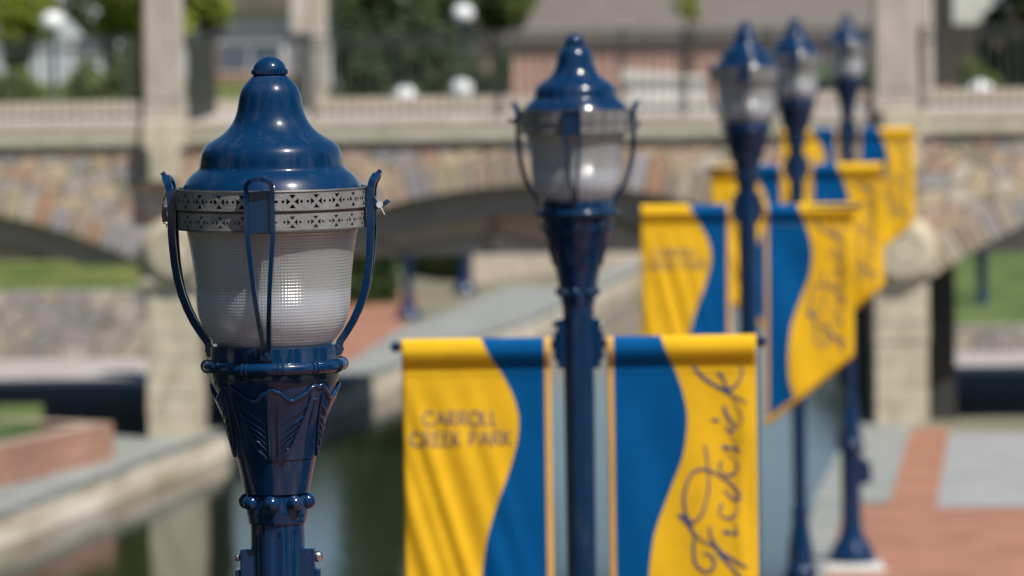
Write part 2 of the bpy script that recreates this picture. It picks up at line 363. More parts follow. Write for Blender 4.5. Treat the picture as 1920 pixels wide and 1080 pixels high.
# ------------------------------------------------------------------ mesh helpers
class MB:
    def __init__(s): s.v, s.f, s.m = [], [], []
    def add(s, vs, fs, mi=0):
        o = len(s.v); s.v += [tuple(p) for p in vs]
        s.f += [tuple(i + o for i in f) for f in fs]; s.m += [mi] * len(fs)
        return s
    def box(s, a, b, mi=0):
        x0, y0, z0 = a; x1, y1, z1 = b
        v = [(x0, y0, z0), (x1, y0, z0), (x1, y1, z0), (x0, y1, z0), (x0, y0, z1), (x1, y0, z1), (x1, y1, z1), (x0, y1, z1)]
        return s.add(v, [(3, 2, 1, 0), (4, 5, 6, 7), (0, 1, 5, 4), (1, 2, 6, 5), (2, 3, 7, 6), (3, 0, 4, 7)], mi)
    def lathe(s, prof, seg=48, rmod=None, c=(0, 0), cap=True, mi=0):
        """prof: list of (r, z) from top to bottom"""
        vs, fs = [], []
        for r, z in prof:
            for k in range(seg):
                a = 2 * PI * k / seg
                q = r * (rmod(a, z) if rmod else 1)
                vs.append((c[0] + q * math.sin(a), c[1] - q * math.cos(a), z))
        for i in range(len(prof) - 1):
            for k in range(seg):
                k2 = (k + 1) % seg
                fs.append((i * seg + k, (i + 1) * seg + k, (i + 1) * seg + k2, i * seg + k2))
        if cap:
            fs.append(tuple(range(seg)))
            fs.append(tuple(reversed(range((len(prof) - 1) * seg, len(prof) * seg))))
        return s.add(vs, fs, mi)
    def tube(s, path, r, seg=8, mi=0, ref=None, flat=None):
        path = [Vector(p) for p in path]
        vs, fs = [], []
        n = len(path)
        up = Vector(ref) if ref else None
        for i, p in enumerate(path):
            d = (path[min(i + 1, n - 1)] - path[max(i - 1, 0)]).normalized()
            if up is None or abs(d.dot(up.normalized())) > 0.97:
                up = Vector((0, 0, 1)) if abs(d.z) < 0.9 else Vector((1, 0, 0))
            a = (up - d * d.dot(up)).normalized(); b = d.cross(a)
            rr = r[i] if isinstance(r, (list, tuple)) else r
            ra, rb = (rr, rr) if not flat else (rr, rr * flat)
            for k in range(seg):
                t = 2 * PI * (k + 0.5) / seg
                vs.append(p + a * ra * math.cos(t) + b * rb * math.sin(t))
        for i in range(n - 1):
            for k in range(seg):
                k2 = (k + 1) % seg
                fs.append((i * seg + k, i * seg + k2, (i + 1) * seg + k2, (i + 1) * seg + k))
        fs.append(tuple(reversed(range(seg)))); fs.append(tuple(range((n - 1) * seg, n * seg)))
        return s.add(vs, fs, mi)
    def bar(s, path, wid, thick, side):
        """a flat bar along a path; side(i) gives the direction of its width"""
        path = [Vector(p) for p in path]; n = len(path); vs, fs = [], []
        for i, p in enumerate(path):
            d = (path[min(i + 1, n - 1)] - path[max(i - 1, 0)]).normalized()
            a = Vector(side(i)); a = (a - d * a.dot(d)).normalized(); b = d.cross(a)
            for u, v in ((-1, -1), (1, -1), (1, 1), (-1, 1)):
                vs.append(p + a * u * wid / 2 + b * v * thick / 2)
        for i in range(n - 1):
            for k in range(4):
                k2 = (k + 1) % 4
                fs.append((i * 4 + k, i * 4 + k2, i * 4 + 4 + k2, i * 4 + 4 + k))
        fs.append((3, 2, 1, 0)); fs.append(tuple(range((n - 1) * 4, n * 4)))
        return s.add(vs, fs)
    def ball(s, c, r, seg=14, rings=8, sq=1.0):
        vs, fs = [], []
        for i in range(rings + 1):
            t = PI * i / rings
            for k in range(seg):
                a = 2 * PI * k / seg
                vs.append((c[0] + r * math.sin(t) * math.cos(a), c[1] + r * math.sin(t) * math.sin(a), c[2] + r * sq * math.cos(t)))
        for i in range(rings):
            for k in range(seg):
                k2 = (k + 1) % seg
                fs.append((i * seg + k, (i + 1) * seg + k, (i + 1) * seg + k2, i * seg + k2))
        return s.add(vs, fs)
    def poly(s, pts, z0, z1):
        """a flat slab over a ground polygon"""
        n = len(pts)
        vs = [(p[0], p[1], z1) for p in pts] + [(p[0], p[1], z0) for p in pts]
        ar = sum(pts[i][0] * pts[(i + 1) % n][1] - pts[(i + 1) % n][0] * pts[i][1] for i in range(n))
        fs = [tuple(range(n)), tuple(reversed(range(n, 2 * n)))] + [(i, n + i, n + (i + 1) % n, (i + 1) % n) for i in range(n)]
        if ar < 0: fs = [tuple(reversed(f)) for f in fs]
        return s.add(vs, fs)
    def build(s, name, mat, parent=None, smooth=False, bevel=0, loc=None, attr=None, angle=40):
        me = bpy.data.meshes.new(name)
        me.from_pydata(s.v, [], s.f)
        mats = mat if isinstance(mat, (list, tuple)) else [mat]
        for q in mats: me.materials.append(q)
        if len(mats) > 1: me.polygons.foreach_set('material_index', s.m)
        if attr:
            ca = me.color_attributes.new('stone', 'FLOAT_COLOR', 'POINT')
            for i, c in enumerate(attr): ca.data[i].color = (*c, 1)
        me.update()
        o = bpy.data.objects.new(name, me)
        COL.objects.link(o)
        if smooth:
            me.polygons.foreach_set('use_smooth', [True] * len(me.polygons))
            me.set_sharp_from_angle(angle=math.radians(angle))
        if bevel:
            bv = o.modifiers.new('bevel', 'BEVEL'); bv.width = bevel; bv.segments = 2; bv.limit_method = 'ANGLE'
        if parent: o.parent = parent
        if loc: o.location = loc
        return o

def tag(o, label=None, cat=None, group=None, kind=None):
    if label: o['label'] = label
    if cat: o['category'] = cat
    if group: o['group'] = group
    if kind: o['kind'] = kind
    return o
def empty(name, loc=(0, 0, 0), rz=0):
    o = bpy.data.objects.new(name, None); COL.objects.link(o)
    o.location = loc; o.rotation_euler = (0, 0, rz); o.empty_display_size = 0.2
    return o
def copy_tree(o, parent=None):
    c = o.copy(); COL.objects.link(c)
    if parent: c.parent = parent
    for ch in list(o.children): copy_tree(ch, c)
    return c
def struct(o, label=None):
    o['kind'] = 'structure'
    if label: o['label'] = label
    return o

# ================================================================== THE SETTING
YB = 64.0                                      # face of the bridge
XL_PTS = [(-60, -26.0), (20, -12.0), (54.7, -5.83), (59.5, -4.94), (65.5, -3.87), (73.4, -2.4), (80.5, -1.15), (87.5, 0.35), (96, 1.6), (104, 2.75), (125, 6.0)]
XR_PTS = [(-60, -8.1), (49.8, 3.0), (55.2, 3.5), (67.6, 5.0), (80, 6.6), (103, 9.6), (125, 12.0)]
def lerp(pts, y):
    for (a, b), (c, d) in zip(pts, pts[1:]):
        if y <= c: return b + (d - b) * (y - a) / (c - a)
    return pts[-1][1]
XL = lambda y: lerp(XL_PTS, y)
XR = lambda y: lerp(XR_PTS, y)
WZ = -0.38
ys = sorted(set([p[0] for p in XL_PTS] + [p[0] for p in XR_PTS] + [-20, 0, 30, 40, 70, 90, 115]))
g = MB()
for a, b in zip(ys, ys[1:]):
    g.add([(-900, a, 0), (XL(a), a, 0), (XL(b), b, 0), (-900, b, 0)], [(0, 1, 2, 3)])
    g.add([(XR(a), a, 0), (900, a, 0), (900, b, 0), (XR(b), b, 0)], [(0, 1, 2, 3)])
g.add([(-900, 125, 0), (900, 125, 0), (900, 3000, 0), (-900, 3000, 0)], [(0, 1, 2, 3)])
struct(g.build('ground', M['earth']))
wt = MB()
wt.add([(-40, -60, WZ), (60, -60, WZ), (60, 126, WZ), (-40, 126, WZ)], [(0, 1, 2, 3)])
struct(wt.build('water', M['water']))
cb_ = MB(); cb_.add([(-40, -60, -1.8), (60, -60, -1.8), (60, 126, -1.8), (-40, 126, -1.8)], [(0, 1, 2, 3)])
struct(cb_.build('creek_bed', M['earth']))

def creek_wall(X, sgn, label):
    root = empty('creek_wall', (X(60), 60, 0))
    tag(root, label, 'wall')
    f = MB(); c = MB()
    for a, b in zip(ys, ys[1:]):
        xa, xb = X(a), X(b)
        o = 0.35 * sgn
        # stone face, thick, below the cap
        vs = [(xa, a, -0.06), (xb, b, -0.06), (xb + o, b, -0.06), (xa + o, a, -0.06), (xa, a, -1.8), (xb, b, -1.8), (xb + o, b, -1.8), (xa + o, a, -1.8)]
        f.add(vs, [(0, 1, 2, 3), (0, 4, 5, 1), (2, 6, 7, 3)])
        k = -0.006 * sgn; o2 = 0.62 * sgn if sgn < 0 else 0.32
        vs = [(xa + k, a, 0.03), (xb + k, b, 0.03), (xb + o2, b, 0.03), (xa + o2, a, 0.03), (xa + k, a, -0.06), (xb + k, b, -0.06), (xb + o2, b, -0.06), (xa + o2, a, -0.06)]
        c.add(vs, [(0, 1, 2, 3), (0, 4, 5, 1), (2, 6, 7, 3), (4, 7, 6, 5)])
    for part, nm, mt in ((f, 'wall_face', M['wallcap']), (c, 'wall_cap', M['bluestone'])):
        ob = part.build(nm, mt, root); ob.matrix_parent_inverse = Matrix.Translation((-X(60), -60, 0))
    return root
creek_wall(XL, -1, 'long mossy stone wall with grey cap along the far left side of the creek')
creek_wall(XR, 1, 'stone wall with grey cap edging the creek beside the row of lamps')
ew = MB(); ew.box((5.4, 125, -1.8), (12.6, 125.5, 0.02))
tag(ew.build('end_wall', M['greystone']), 'stone wall closing the far end of the creek', 'wall')

# paving and lawns on the ground
def sheet(name, pts, mat, z, label=None):
    return struct(MB().poly(pts, z - 0.05, z).build(name, mat), label)
def P2(px, py, z=0): 
    q = gr(px, py, z); return (q.x, q.y)
# left bank: bluestone walk, brick, lawn
sheet('pavement', [(XL(45) - .6, 45), (XL(62) - .6, 62), (XL(64.5) - .6, 64.5), (-6.3, 64.5), (-6.6, 58), (-8, 45)], M['bluestone'], 0.008)
# right bank
sheet('brick_pavement', [(XR(40) + .3, 40), (XR(49.8) + .3, 49.8), (XR(54.6) + .3, 54.6), (12, 54.6), (12, 40)], M['brickpave'], 0.008)
sheet('brick_pavement', [(XR(-50) + .3, -50), (XR(40) + .3, 40), (12, 40), (12, -50)], M['brickpave'], 0.008)
sheet('pale_pavement', [P2(1752, 953), P2(2300, 953), P2(2300, 812), P2(1776, 812)], M['panel'], 0.012)
sheet('brick_strip', [P2(1662, 952), P2(1756, 952), P2(1780, 806), P2(1704, 806)], M['brickpave'], 0.016)
sheet('bluestone_slab', [P2(1524, 948), P2(1668, 948), P2(1714, 790), P2(1722, 762), P2(1618, 762)], M['bluestone'], 0.055)
# behind the bridge
sheet('painted_shade_sheet', [(-30, 64.9), (XL(64.9) + .04, 64.9), (XL(73) + .04, 73.0), (-30, 73.0)], M['bridge_shade'], 0.036)  # sheets over the bridge's shaded ground, the shade painted into their colour
sheet('painted_shade_sheet', [(XR(65.3) + .62, 65.3), (30, 65.3), (30, 73.0), (XR(73) + .62, 73.0)], M['bridge_shade'], 0.02)
sheet('path', [(-30, 73.0), (XL(73) - 1.5, 73.0), (XL(80) - 1.9, 79), (-30, 79)], M['path'], 0.012)
sheet('path', [(XR(73) + .62, 73.0), (30, 73.0), (30, 77.7), (XR(78) + .62, 77.7)], M['path'], 0.012)
sheet('far_pavement', [(XL(73) - 1.5, 73), (XL(73) - .6, 73), (XL(87.5) - .6, 87.5), (XL(97) - .6, 97), (XL(97) - 1.8, 98), (XL(87) - 1.9, 87), (XL(80) - 1.9, 79)], M['bluestone'], 0.016)
sheet('brick_terrace', [P2(560, 690), P2(650, 682), P2(755, 615), P2(790, 560), P2(660, 528), P2(560, 540)], M['brickpave'], 0.024)

def bank(name, x0, x1, prof, mat):
    b = MB()
    nx = 14
    for i in range(nx + 1):
        x = x0 + (x1 - x0) * i / nx
        for y, z in prof: b.v.append((x, y, z + 0.05 * math.sin(x * 1.7 + y)))
    n = len(prof)
    for i in range(nx):
        for j in range(n - 1):
            b.f.append((i * n + j, (i + 1) * n + j, (i + 1) * n + j + 1, i * n + j + 1)); b.m.append(0)
    return b.build(name, mat, smooth=True)
tag(bank('grass', -45, -5.3, [(79.3, 1.0), (81, 1.15), (86, 1.5), (93, 2.4), (104, 3.8), (140, 4.0)], M['grass']), 'sunlit grass bank behind the stone wall, seen through the left arch', 'grass', kind='stuff')
tag(bank('grass', 7.4, 45, [(77.9, 0.22), (80, 0.25), (85, 0.3), (93, 1.2), (104, 3.4), (140, 4.0)], M['grass2']), 'green lawn around the lamp, seen through the right arch', 'grass', kind='stuff')
wl = MB(); wl.box((-45, 78.9, 0), (-5.9, 79.35, 1.12))
tag(wl.build('garden_wall', M['greystone'], bevel=0.02), 'grey rubble wall holding up the grass bank behind the left arch', 'wall')
wl = MB(); wl.box((7.1, 77.6, 0), (45, 77.95, 0.42))
r_ = tag(wl.build('low_wall', M['greystone'], bevel=0.02), 'low pale stone wall in front of the lawn behind the right arch', 'wall')
# left raised planter with a brick face
pl = empty('brick_planter', (-8, 57, 0))
tag(pl, 'raised red brick planter with lawn on top at the left creek bank', 'planter')
pa, pb = P2(-420, 1010), P2(213, 866)
dx, dy = pb[0] - pa[0], pb[1] - pa[1]; L_ = math.hypot(dx, dy); nx_, ny_ = -dy / L_, dx / L_
face = MB().poly([pa, pb, (pb[0] + nx_ * .3, pb[1] + ny_ * .3), (pa[0] + nx_ * .3, pa[1] + ny_ * .3)], 0.0, 0.50)
face.poly([pb, (pb[0] + nx_ * 1.6, pb[1] + ny_ * 3.2), (pb[0] + nx_ * 1.6 - .3, pb[1] + ny_ * 3.2), (pb[0] - dx / L_ * .3 + nx_ * .3, pb[1] - dy / L_ * .3 + ny_ * .3)], 0.0, 0.497)
o = face.build('brick_face', M['brickplanter'], pl); o.matrix_parent_inverse = Matrix.Translation((8, -57, 0))
q1 = P2(-420, 900, .45); q2 = P2(125, 800, .45)
lw = MB().poly([(pa[0] + nx_ * .3, pa[1] + ny_ * .3), (pb[0] - .9, pb[1] + .1), (pb[0] - 1.2, pb[1] + 3.2), (pa[0] - 3, pb[1] + 3.2)], 0.0, 0.49)
o = lw.build('lawn', M['grass2'], pl); o.matrix_parent_inverse = Matrix.Translation((8, -57, 0))

# retaining wall and terrace far behind the arch
A_ = gr(884, 548); A2 = (A_.x, 99.5)
tw = MB().poly([A2, (3.2, 107.5), (3.0, 108.0), (A2[0] - .2, 100.0)], 0, 1.6)
tag(tw.build('retaining_wall', M['coping']), 'pale retaining wall beyond the middle arch at the creek bend', 'wall')
tr_ = MB().poly([(A2[0] - .2, 100.0), (3.0, 108.0), (3.2, 150), (-5, 150), (-5, 112)], 0, 1.55)
struct(tr_.build('terrace', M['grass']))

# ------------------------------------------------------------------ the bridge
br = empty('stone_bridge', (0, YB, 0))
tag(br, 'stone arch bridge over the creek with round capitals on its piers', 'bridge')
def bp_(mb, name, mat, **kw):
    o = mb.build(name, mat, br, **kw); o.matrix_parent_inverse = Matrix.Translation((0, -YB, 0)); return o
zY = lambda px, py, Y=YB: at(px, py, Y).z
xY = lambda px, Y=YB, py=500: at(px, py, Y).x
DECK = zY(800, 222)
R_ = 7.9
arches = []
for cx, cy in ((1005, 345), (-240, 380), (2370, 318)):
    p = at(cx, cy, YB); arches.append((p.x, p.z - R_))
PIERS = [xY(325), xY(1688)]
HALF = 4.46
def arch_z(x, grow=0.0):
    """underside of the arch over x, None over a pier"""
    for ax, az in arches:
        if abs(x - ax) < HALF:
            return az + math.sqrt((R_ + grow) ** 2 - (x - ax) ** 2)
    return None
ZTOP = zY(800, 262)
X0, X1 = -13.0, 14.0
def faced(name, mat, Y0, Y1, top, bot, x0=X0, x1=X1, n=270):
    f = MB(); vs = []
    for i in range(n + 1):
        x = x0 + (x1 - x0) * i / n
        b_ = bot(x)
        vs += [(x, Y0, top), (x, Y0, b_), (x, Y1, b_), (x, Y1, top)]
    fs = []
    for i in range(n):
        a = i * 4; c = a + 4
        fs += [(a, a + 1, c + 1, c), (a + 1, a + 2, c + 2, c + 1), (a + 2, a + 3, c + 3, c + 2), (a + 3, a, c, c + 3)]
    f.add(vs, fs)
    return bp_(f, name, mat)
faced('spandrel_wall', M['stone'], YB, YB + 0.5, ZTOP, lambda x: (arch_z(x, 0.12) or 1.9))
faced('inner_arch', M['concrete_dark'], YB + 0.52, YB + 1.3, ZTOP, lambda x: max(2.30, (arch_z(x) or 1.9) - 0.42) if arch_z(x) else 1.9)
faced('girder', M['brownstone'], YB + 1.32, YB + 2.0, ZTOP, lambda x: 2.33 if abs(x - PIERS[0]) > .5 and abs(x - PIERS[1]) > .5 else 1.5)
faced('rear_wall', M['stone'], YB + 7.6, YB + 8.1, ZTOP, lambda x: 2.3)
# arch rings: cut stones set on edge, each its own
rg = MB(); cols = []
for ai, (ax, az) in enumerate(arches):
    a = -math.asin(HALF / R_)
    while a < math.asin(HALF / R_) - 0.01:
        da = random.uniform(0.016, 0.034)
        t = random.uniform(0.28, 0.52); pr = random.uniform(0.0, 0.035)
        q0, q1 = a + 0.0018, min(a + da, math.asin(HALF / R_)) - 0.0018
        vs = []
        for Y in (YB - 0.015 - pr, YB + 0.515):
            for ang, rad in ((q0, R_), (q1, R_), (q1, R_ + t), (q0, R_ + t)):
                vs.append((ax + rad * math.sin(ang), Y, az + rad * math.cos(ang)))
        rg.add(vs, [(0, 1, 2, 3), (7, 6, 5, 4), (0, 4, 5, 1), (1, 5, 6, 2), (2, 6, 7, 3), (3, 7, 4, 0)])
        c = random.choice([(0.44, .34, .24), (0.37, .33, .31), (0.38, .29, .22), (.48, .41, .33), (.35, .33, .34), (.38, .23, .15), (.40, .34, .23), (.46, .34, .26), (.33,.27,.21)])
        k = random.uniform(0.85, 1.12)
        cols += [tuple(x * k for x in c)] * 8
        a += da
bp_(rg, 'arch_ring', M['voussoir'], attr=cols)
# cornice and copings
c1 = MB(); c1.box((X0, YB - 0.075, ZTOP - 0.02), (X1, YB + 0.55, zY(800, 243)))
bp_(c1, 'cornice', M['moss'], bevel=0.02)
c2 = MB(); c2.box((X0, YB - 0.085, zY(800, 243) + .002), (X1, YB + 0.6, DECK))
bp_(c2, 'coping', M['coping'], bevel=0.02)
dk = MB(); dk.box((X0, YB + 0.602, DECK - 0.35), (X1, YB + 8.4, DECK - 0.03))
bp_(dk, 'deck', M['deck'])
kb = MB(); kb.box((X0, YB + 7.7, DECK - 0.028), (X1, YB + 8.3, DECK + 0.14)); bp_(kb, 'rear_curb', M['coping'])
# piers
for i, px in enumerate(PIERS):
    p = MB()
    wv = 0.345
    p.box((px - wv, YB - 0.16, 0.0), (px + wv, YB + 0.9, 2.05))
    # courses of blocks, each a little proud
    zz = 0.02
    while zz < 2.0:
        h = random.uniform(0.22, 0.3); q = random.uniform(0.004, 0.02)
        p.box((px - wv - q, YB - 0.16 - q, zz), (px + wv + q, YB + 0.85, min(zz + h, 2.03)))
        zz += h + 0.016
    bp_(p, 'pier', M['pier'])
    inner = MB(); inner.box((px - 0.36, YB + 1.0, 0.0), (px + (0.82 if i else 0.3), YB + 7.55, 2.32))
    bp_(inner, 'inner_pier', M['pier_shade'])
    # round capital with rings, its face to the creek traffic
    cz = zY(305 if i == 0 else 1703, 470)
    cc = MB()
    prof = [(0.0, -0.56), (0.10, -0.56), (0.20, -0.55), (0.205, -0.525), (0.225, -0.525), (0.235, -0.55), (0.33, -0.545), (0.345, -0.525), (0.38, -0.515), (0.44, -0.47), (0.47, -0.40), (0.47, 0.3)]
    seg = 40; vs = []; fs = []
    for r, y in prof:
        for k in range(seg):
            a = 2 * PI * k / seg
            vs.append((px + (0.06 if i == 0 else 0.02) + r * math.cos(a), YB + 0.22 + y, cz + r * math.sin(a)))
    for j in range(len(prof) - 1):
        for k in range(seg):
            k2 = (k + 1) % seg
            fs.append((j * seg + k, j * seg + k2, (j + 1) * seg + k2, (j + 1) * seg + k))
    cc.add(vs, fs)
    cc.box((px - .43, YB - 0.24, 2.055), (px + .43, YB + 0.4, 2.16))
    bp_(cc, 'capital', M['pier'], smooth=True)
    # corbel block under the pillar
    k_ = MB(); kx = px + (-.08 if i == 0 else 0.05)
    k_.box((kx - .29, YB - .27, ZTOP - .06), (kx + .29, YB - .088, DECK + .02)); k_.box((kx - .2, YB - .3, ZTOP - .5), (kx + .2, YB - .003, ZTOP - .065))
    bp_(k_, 'corbel', M['pier'], bevel=0.02)
def pillar(cx, cy, wd, z0, z1):
    p = MB()
    p.box((cx - wd / 2, cy - wd / 2, z0 + .25), (cx + wd / 2, cy + wd / 2, z1))
    p.box((cx - wd / 2 - .03, cy - wd / 2 - .03, z0), (cx + wd / 2 + .03, cy + wd / 2 + .03, z0 + .17))
    p.box((cx - wd / 2 - .015, cy - wd / 2 - .015, z0 + .172), (cx + wd / 2 + .015, cy + wd / 2 + .015, z0 + .248))
    # raised panels with grooves between
    for sx in (-1, 0, 1):
        p.box((cx + sx * wd * .31 - wd * .12, cy - wd / 2 - .015, z0 + .3), (cx + sx * wd * .31 + wd * .12, cy - wd / 2 + .01, z1 - .2))
    p.box((cx - wd / 2 - .09, cy - wd / 2 - .09, z1), (cx + wd / 2 + .09, cy + wd / 2 + .09, z1 + .22))
    bp_(p, 'pillar', M['pillar'], bevel=0.012)
pillar(xY(314), YB + .1, .50, DECK, 7.6)
pillar(xY(1682), YB + .1, .56, DECK, 7.6)
pillar(xY(606, YB + 8), YB + 8, .24, DECK, 7.6)
p_ = MB(); xx = xY(590, YB + 8); p_.box((xx - .28, YB + 7.62, zY(590, 62, YB + 7.6)), (xx - .01, YB + 8.1, 7.6)); bp_(p_, 'hanging_pillar', M['pillar'])
pillar(xY(1737, YB + 8), YB + 8, .24, DECK, 7.6)

# railings
ZR = zY(800, 66)
def railing(pts, label, z0=DECK, z1=ZR, step=0.13, skip=0.0):
    a, b = Vector(pts[0]), Vector(pts[1]); L = (b - a).length; d = (b - a) / L
    root = empty('railing', (a.x, a.y, z0), math.atan2(d.y, d.x)); tag(root, label, 'railing', 'iron railings on the bridge')
    h = z1 - z0
    t = MB(); t.box((0, -.02, h - .025), (L, .02, h)); t.build('top_rail', M['rail'], root)
    t = MB(); t.box((0, -.015, .08), (L, .015, .115)); t.box((0, -.015, h - .17), (L, .015, h - .14)); t.build('cross_rail', M['rail'], root)
    t = MB(); x = step / 2
    while x < L:
        t.box((x - .008, -.008, 0.0), (x + .008, .008, h - .041)); x += step
    t.build('pickets', M['rail'], root)
    n = max(1, round(L / 2.4))
    for i in range(n + 1):
        t = MB(); q = L * i / n; t.box((q - .03, -.03, 0), (q + .03, .03, h + .03)); t.build('post', M['rail'], root)
    return root
Yf, Yr = YB + 0.12, YB + 7.95
railing([(X0, Yf), (xY(314) - .32, Yf)], 'dark front railing on the bridge, left of the left pillar')
railing([(xY(606, Yr) + .2, Yf), (xY(1682) - .35, Yf)], 'dark front railing on the bridge between the two big pillars')
railing([(xY(1682) + .36, Yf), (X1, Yf)], 'dark front railing on the bridge, right of the right pillar')
railing([(X0, Yr), (xY(590, Yr) - .3, Yr)], 'dark rear railing on the bridge in front of the hedge at left', z1=ZR)
railing([(xY(606, Yr) + .2, Yr), (xY(1737, Yr) - .2, Yr)], 'dark rear railing on the bridge in front of the brick building')
railing([(xY(1737, Yr) + .2, Yr), (X1, Yr)], 'dark rear railing on the bridge in front of the cone shrub')
railing([(xY(362, YB + .5), YB + .45), (xY(362, YB + .5) + .02, YB + 5.4)], 'close set railing running back across the bridge from the left pillar', step=.06)
railing([(xY(566, YB + 3.6), YB + 3.4), (xY(580, YB + 7.5), YB + 7.5)], 'close set railing running back to the rear left pillar', step=.06)
# white bench on the deck
bn = empty('stone_bench', (0, 0, 0)); tag(bn, 'white stone bench on the bridge deck behind the railing', 'bench')
bx0, bx1 = xY(1170, 71), xY(1334, 71)
s_ = MB(); s_.add([(bx0, 70.6, DECK + .34), (bx1, 70.6, DECK + .34), (bx1, 71.2, DECK + .34), (bx0, 71.2, DECK + .34),
                   (bx0, 70.6, DECK + .52), (bx1, 70.6, DECK + .40), (bx1, 71.2, DECK + .40), (bx0, 71.2, DECK + .52)],
                  [(3, 2, 1, 0), (4, 5, 6, 7), (0, 1, 5, 4), (1, 2, 6, 5), (2, 3, 7, 6), (3, 0, 4, 7)])
s_.build('seat', M['white'], bn, bevel=.02)
l_ = MB(); l_.box((bx0 + .05, 70.66, DECK - .03), (bx1 - .05, 71.1, DECK + .338)); l_.build('base', M['white'], bn, bevel=.02)

# ------------------------------------------------------------------ far buildings
YF = 195.0
def wall_windows(root, x0, x1, z0, z1, Y, depth, mat, wins):
    b = MB(); b.box((x0, Y, z0), (x1, Y + depth, z1)); b.build('wall', mat, root)
    for (a, c, e, f) in wins:
        fr = MB(); fr.box((a, Y - .06, e), (c, Y - .003, f)); fo = fr.build('window', M['white'], root)
        pn = MB(); pn.box((a + .08, Y - .075, e + .08), ((a + c) / 2 - .03, Y - .062, f - .08)); pn.box(((a + c) / 2 + .03, Y - .075, e + .08), (c - .08, Y - .062, f - .08))
        pn.build('pane', M['pane'], fo)
bb = empty('brick_building'); tag(bb, 'long red brick building with a wide grey roof behind the bridge', 'building')
xa, xb = xY(900, YF), xY(1665, YF)
zb = zY(1300, 66, YF)
wall_windows(bb, xa, xb + 1, 0, zb, YF, 12, M['brickwall'], [])
rf = MB(); rf.add([(xa - .6, YF - .3, zb - .05), (xb + 1.6, YF - .3, zb - .05), (xb + 1.6, YF + 6, zb + 2.2), (xa - .6, YF + 6, zb + 2.2), (xb + 1.6, YF + 12.7, zb - .05), (xa - .6, YF + 12.7, zb - .05),
        (xa - .6, YF - .3, zb - .22), (xb + 1.6, YF - .3, zb - .22), (xb + 1.6, YF + 12.7, zb - .22), (xa - .6, YF + 12.7, zb - .22)],
       [(0, 1, 2, 3), (3, 2, 4, 5), (6, 7, 1, 0), (0, 3, 5, 9, 6), (1, 7, 8, 4, 2), (6, 9, 8, 7), (5, 4, 8, 9)])
rf.build('roof', M['roof'], bb)
hb = empty('pale_building'); tag(hb, 'pale blue grey building with large windows behind the left pillars', 'building')
x_a, x_b = xY(330, 122), xY(640, 122)
wall_windows(hb, x_a, x_b, 0, zY(450, 20, 122), 122, 9, M['pale'], [(xY(412, 122), xY(540, 122), zY(470, 138, 122), zY(470, 80, 122))])
b = MB(); b.box((xY(375, 121), 121.2, 0), (xY(412, 121), 121.99, zY(400, 88, 121))); b.box((xY(412, 121) + .01, 121.2, 0), (xY(575, 121), 121.99, zY(400, 142, 121))); b.build('brick_base', M['brickplanter'], hb)
b = MB(); b.box((x_a - .3, 121.6, zY(450, 20, 122)), (x_b + .3, 131.4, zY(450, 20, 122) + .5)); b.build('roof', M['roof'], hb)
wb = empty('white_building'); tag(wb, 'white walled building glimpsed above the hedge at the far left', 'building')
wall_windows(wb, -22, xY(270, 125), 0, 8.2, 125, 9, M['pale'], [(xY(20, 125), xY(70, 125), zY(50, 60, 125), zY(50, 5, 125)), (xY(150, 125), xY(215, 125), zY(50, 110, 125), zY(50, 66, 125))])
b = MB(); b.box((-22.4, 124.6, 8.2), (xY(270, 125) + .4, 134.4, 8.6)); b.build('roof', M['roof'], wb)
rb = empty('brick_house'); tag(rb, 'brick house with white bay behind the bridge at the far right', 'house')
wall_windows(rb, xY(1752, 112), xY(2100, 112), 0, 8.5, 112, 9, M['brickwall'], [(xY(1858, 112), xY(1900, 112), zY(1870, 34, 112), zY(1870, -40, 112))])
b = MB(); b.box((xY(1786, 112), 111.3, zY(1820, 46, 112)), (xY(1852, 112), 111.99, 7.6)); b.build('bay', M['white'], rb, bevel=.02)
b = MB(); b.box((xY(1752, 112) - .4, 111.0, 8.5), (xY(2100, 112) + .4, 121.4, 8.8)); b.build('roof', M['roof'], rb)
# things just past the middle arch
gb = empty('garden_building'); tag(gb, 'small pale blue walled building seen low under the middle arch', 'building')
ga, gc = xY(776, 112), xY(856, 112)
wall_windows(gb, ga - .2, gc + .1, 0, 3.0, 112, 3, M['pale'], [(ga, (ga + gc) / 2 - .05, .3, 2.0)])
b = MB(); b.box((ga - .4, 111.8, 3.0), (gc + .3, 115.2, 3.15)); b.build('roof', M['roof'], gb)

# ------------------------------------------------------------------ trees and shrubs
def leaves(mb, c, rad, n, size, rnd, lobes=10):
    """leaf clumps scattered through an uneven crown"""
    centres = []
    for _ in range(lobes):
        while True:
            p = Vector((rnd.uniform(-1, 1), rnd.uniform(-1, 1), rnd.uniform(-1, 1)))
            if p.length < 1: break
        centres.append((Vector((c[0] + p.x * rad[0] * .72, c[1] + p.y * rad[1] * .72, c[2] + p.z * rad[2] * .75)), rnd.uniform(.28, .55)))
    for i in range(n):
        q, s = centres[i % lobes]
        while True:
            d = Vector((rnd.gauss(0, 1), rnd.gauss(0, 1), rnd.gauss(0, 1)))
            if d.length > .1: break
        d.normalize(); d *= rnd.uniform(.45, 1.08) ** .5 * s
        p = q + Vector((d.x * rad[0], d.y * rad[1], d.z * rad[2]))
        a = Vector((rnd.gauss(0, 1), rnd.gauss(0, 1), rnd.gauss(0, 1))).normalized()
        b = a.orthogonal().normalized(); k = size * rnd.uniform(.6, 1.3)
        mb.add([p - a * k, p - b * k * .55, p + a * k, p + b * k * .55], [(0, 1, 2, 3)])
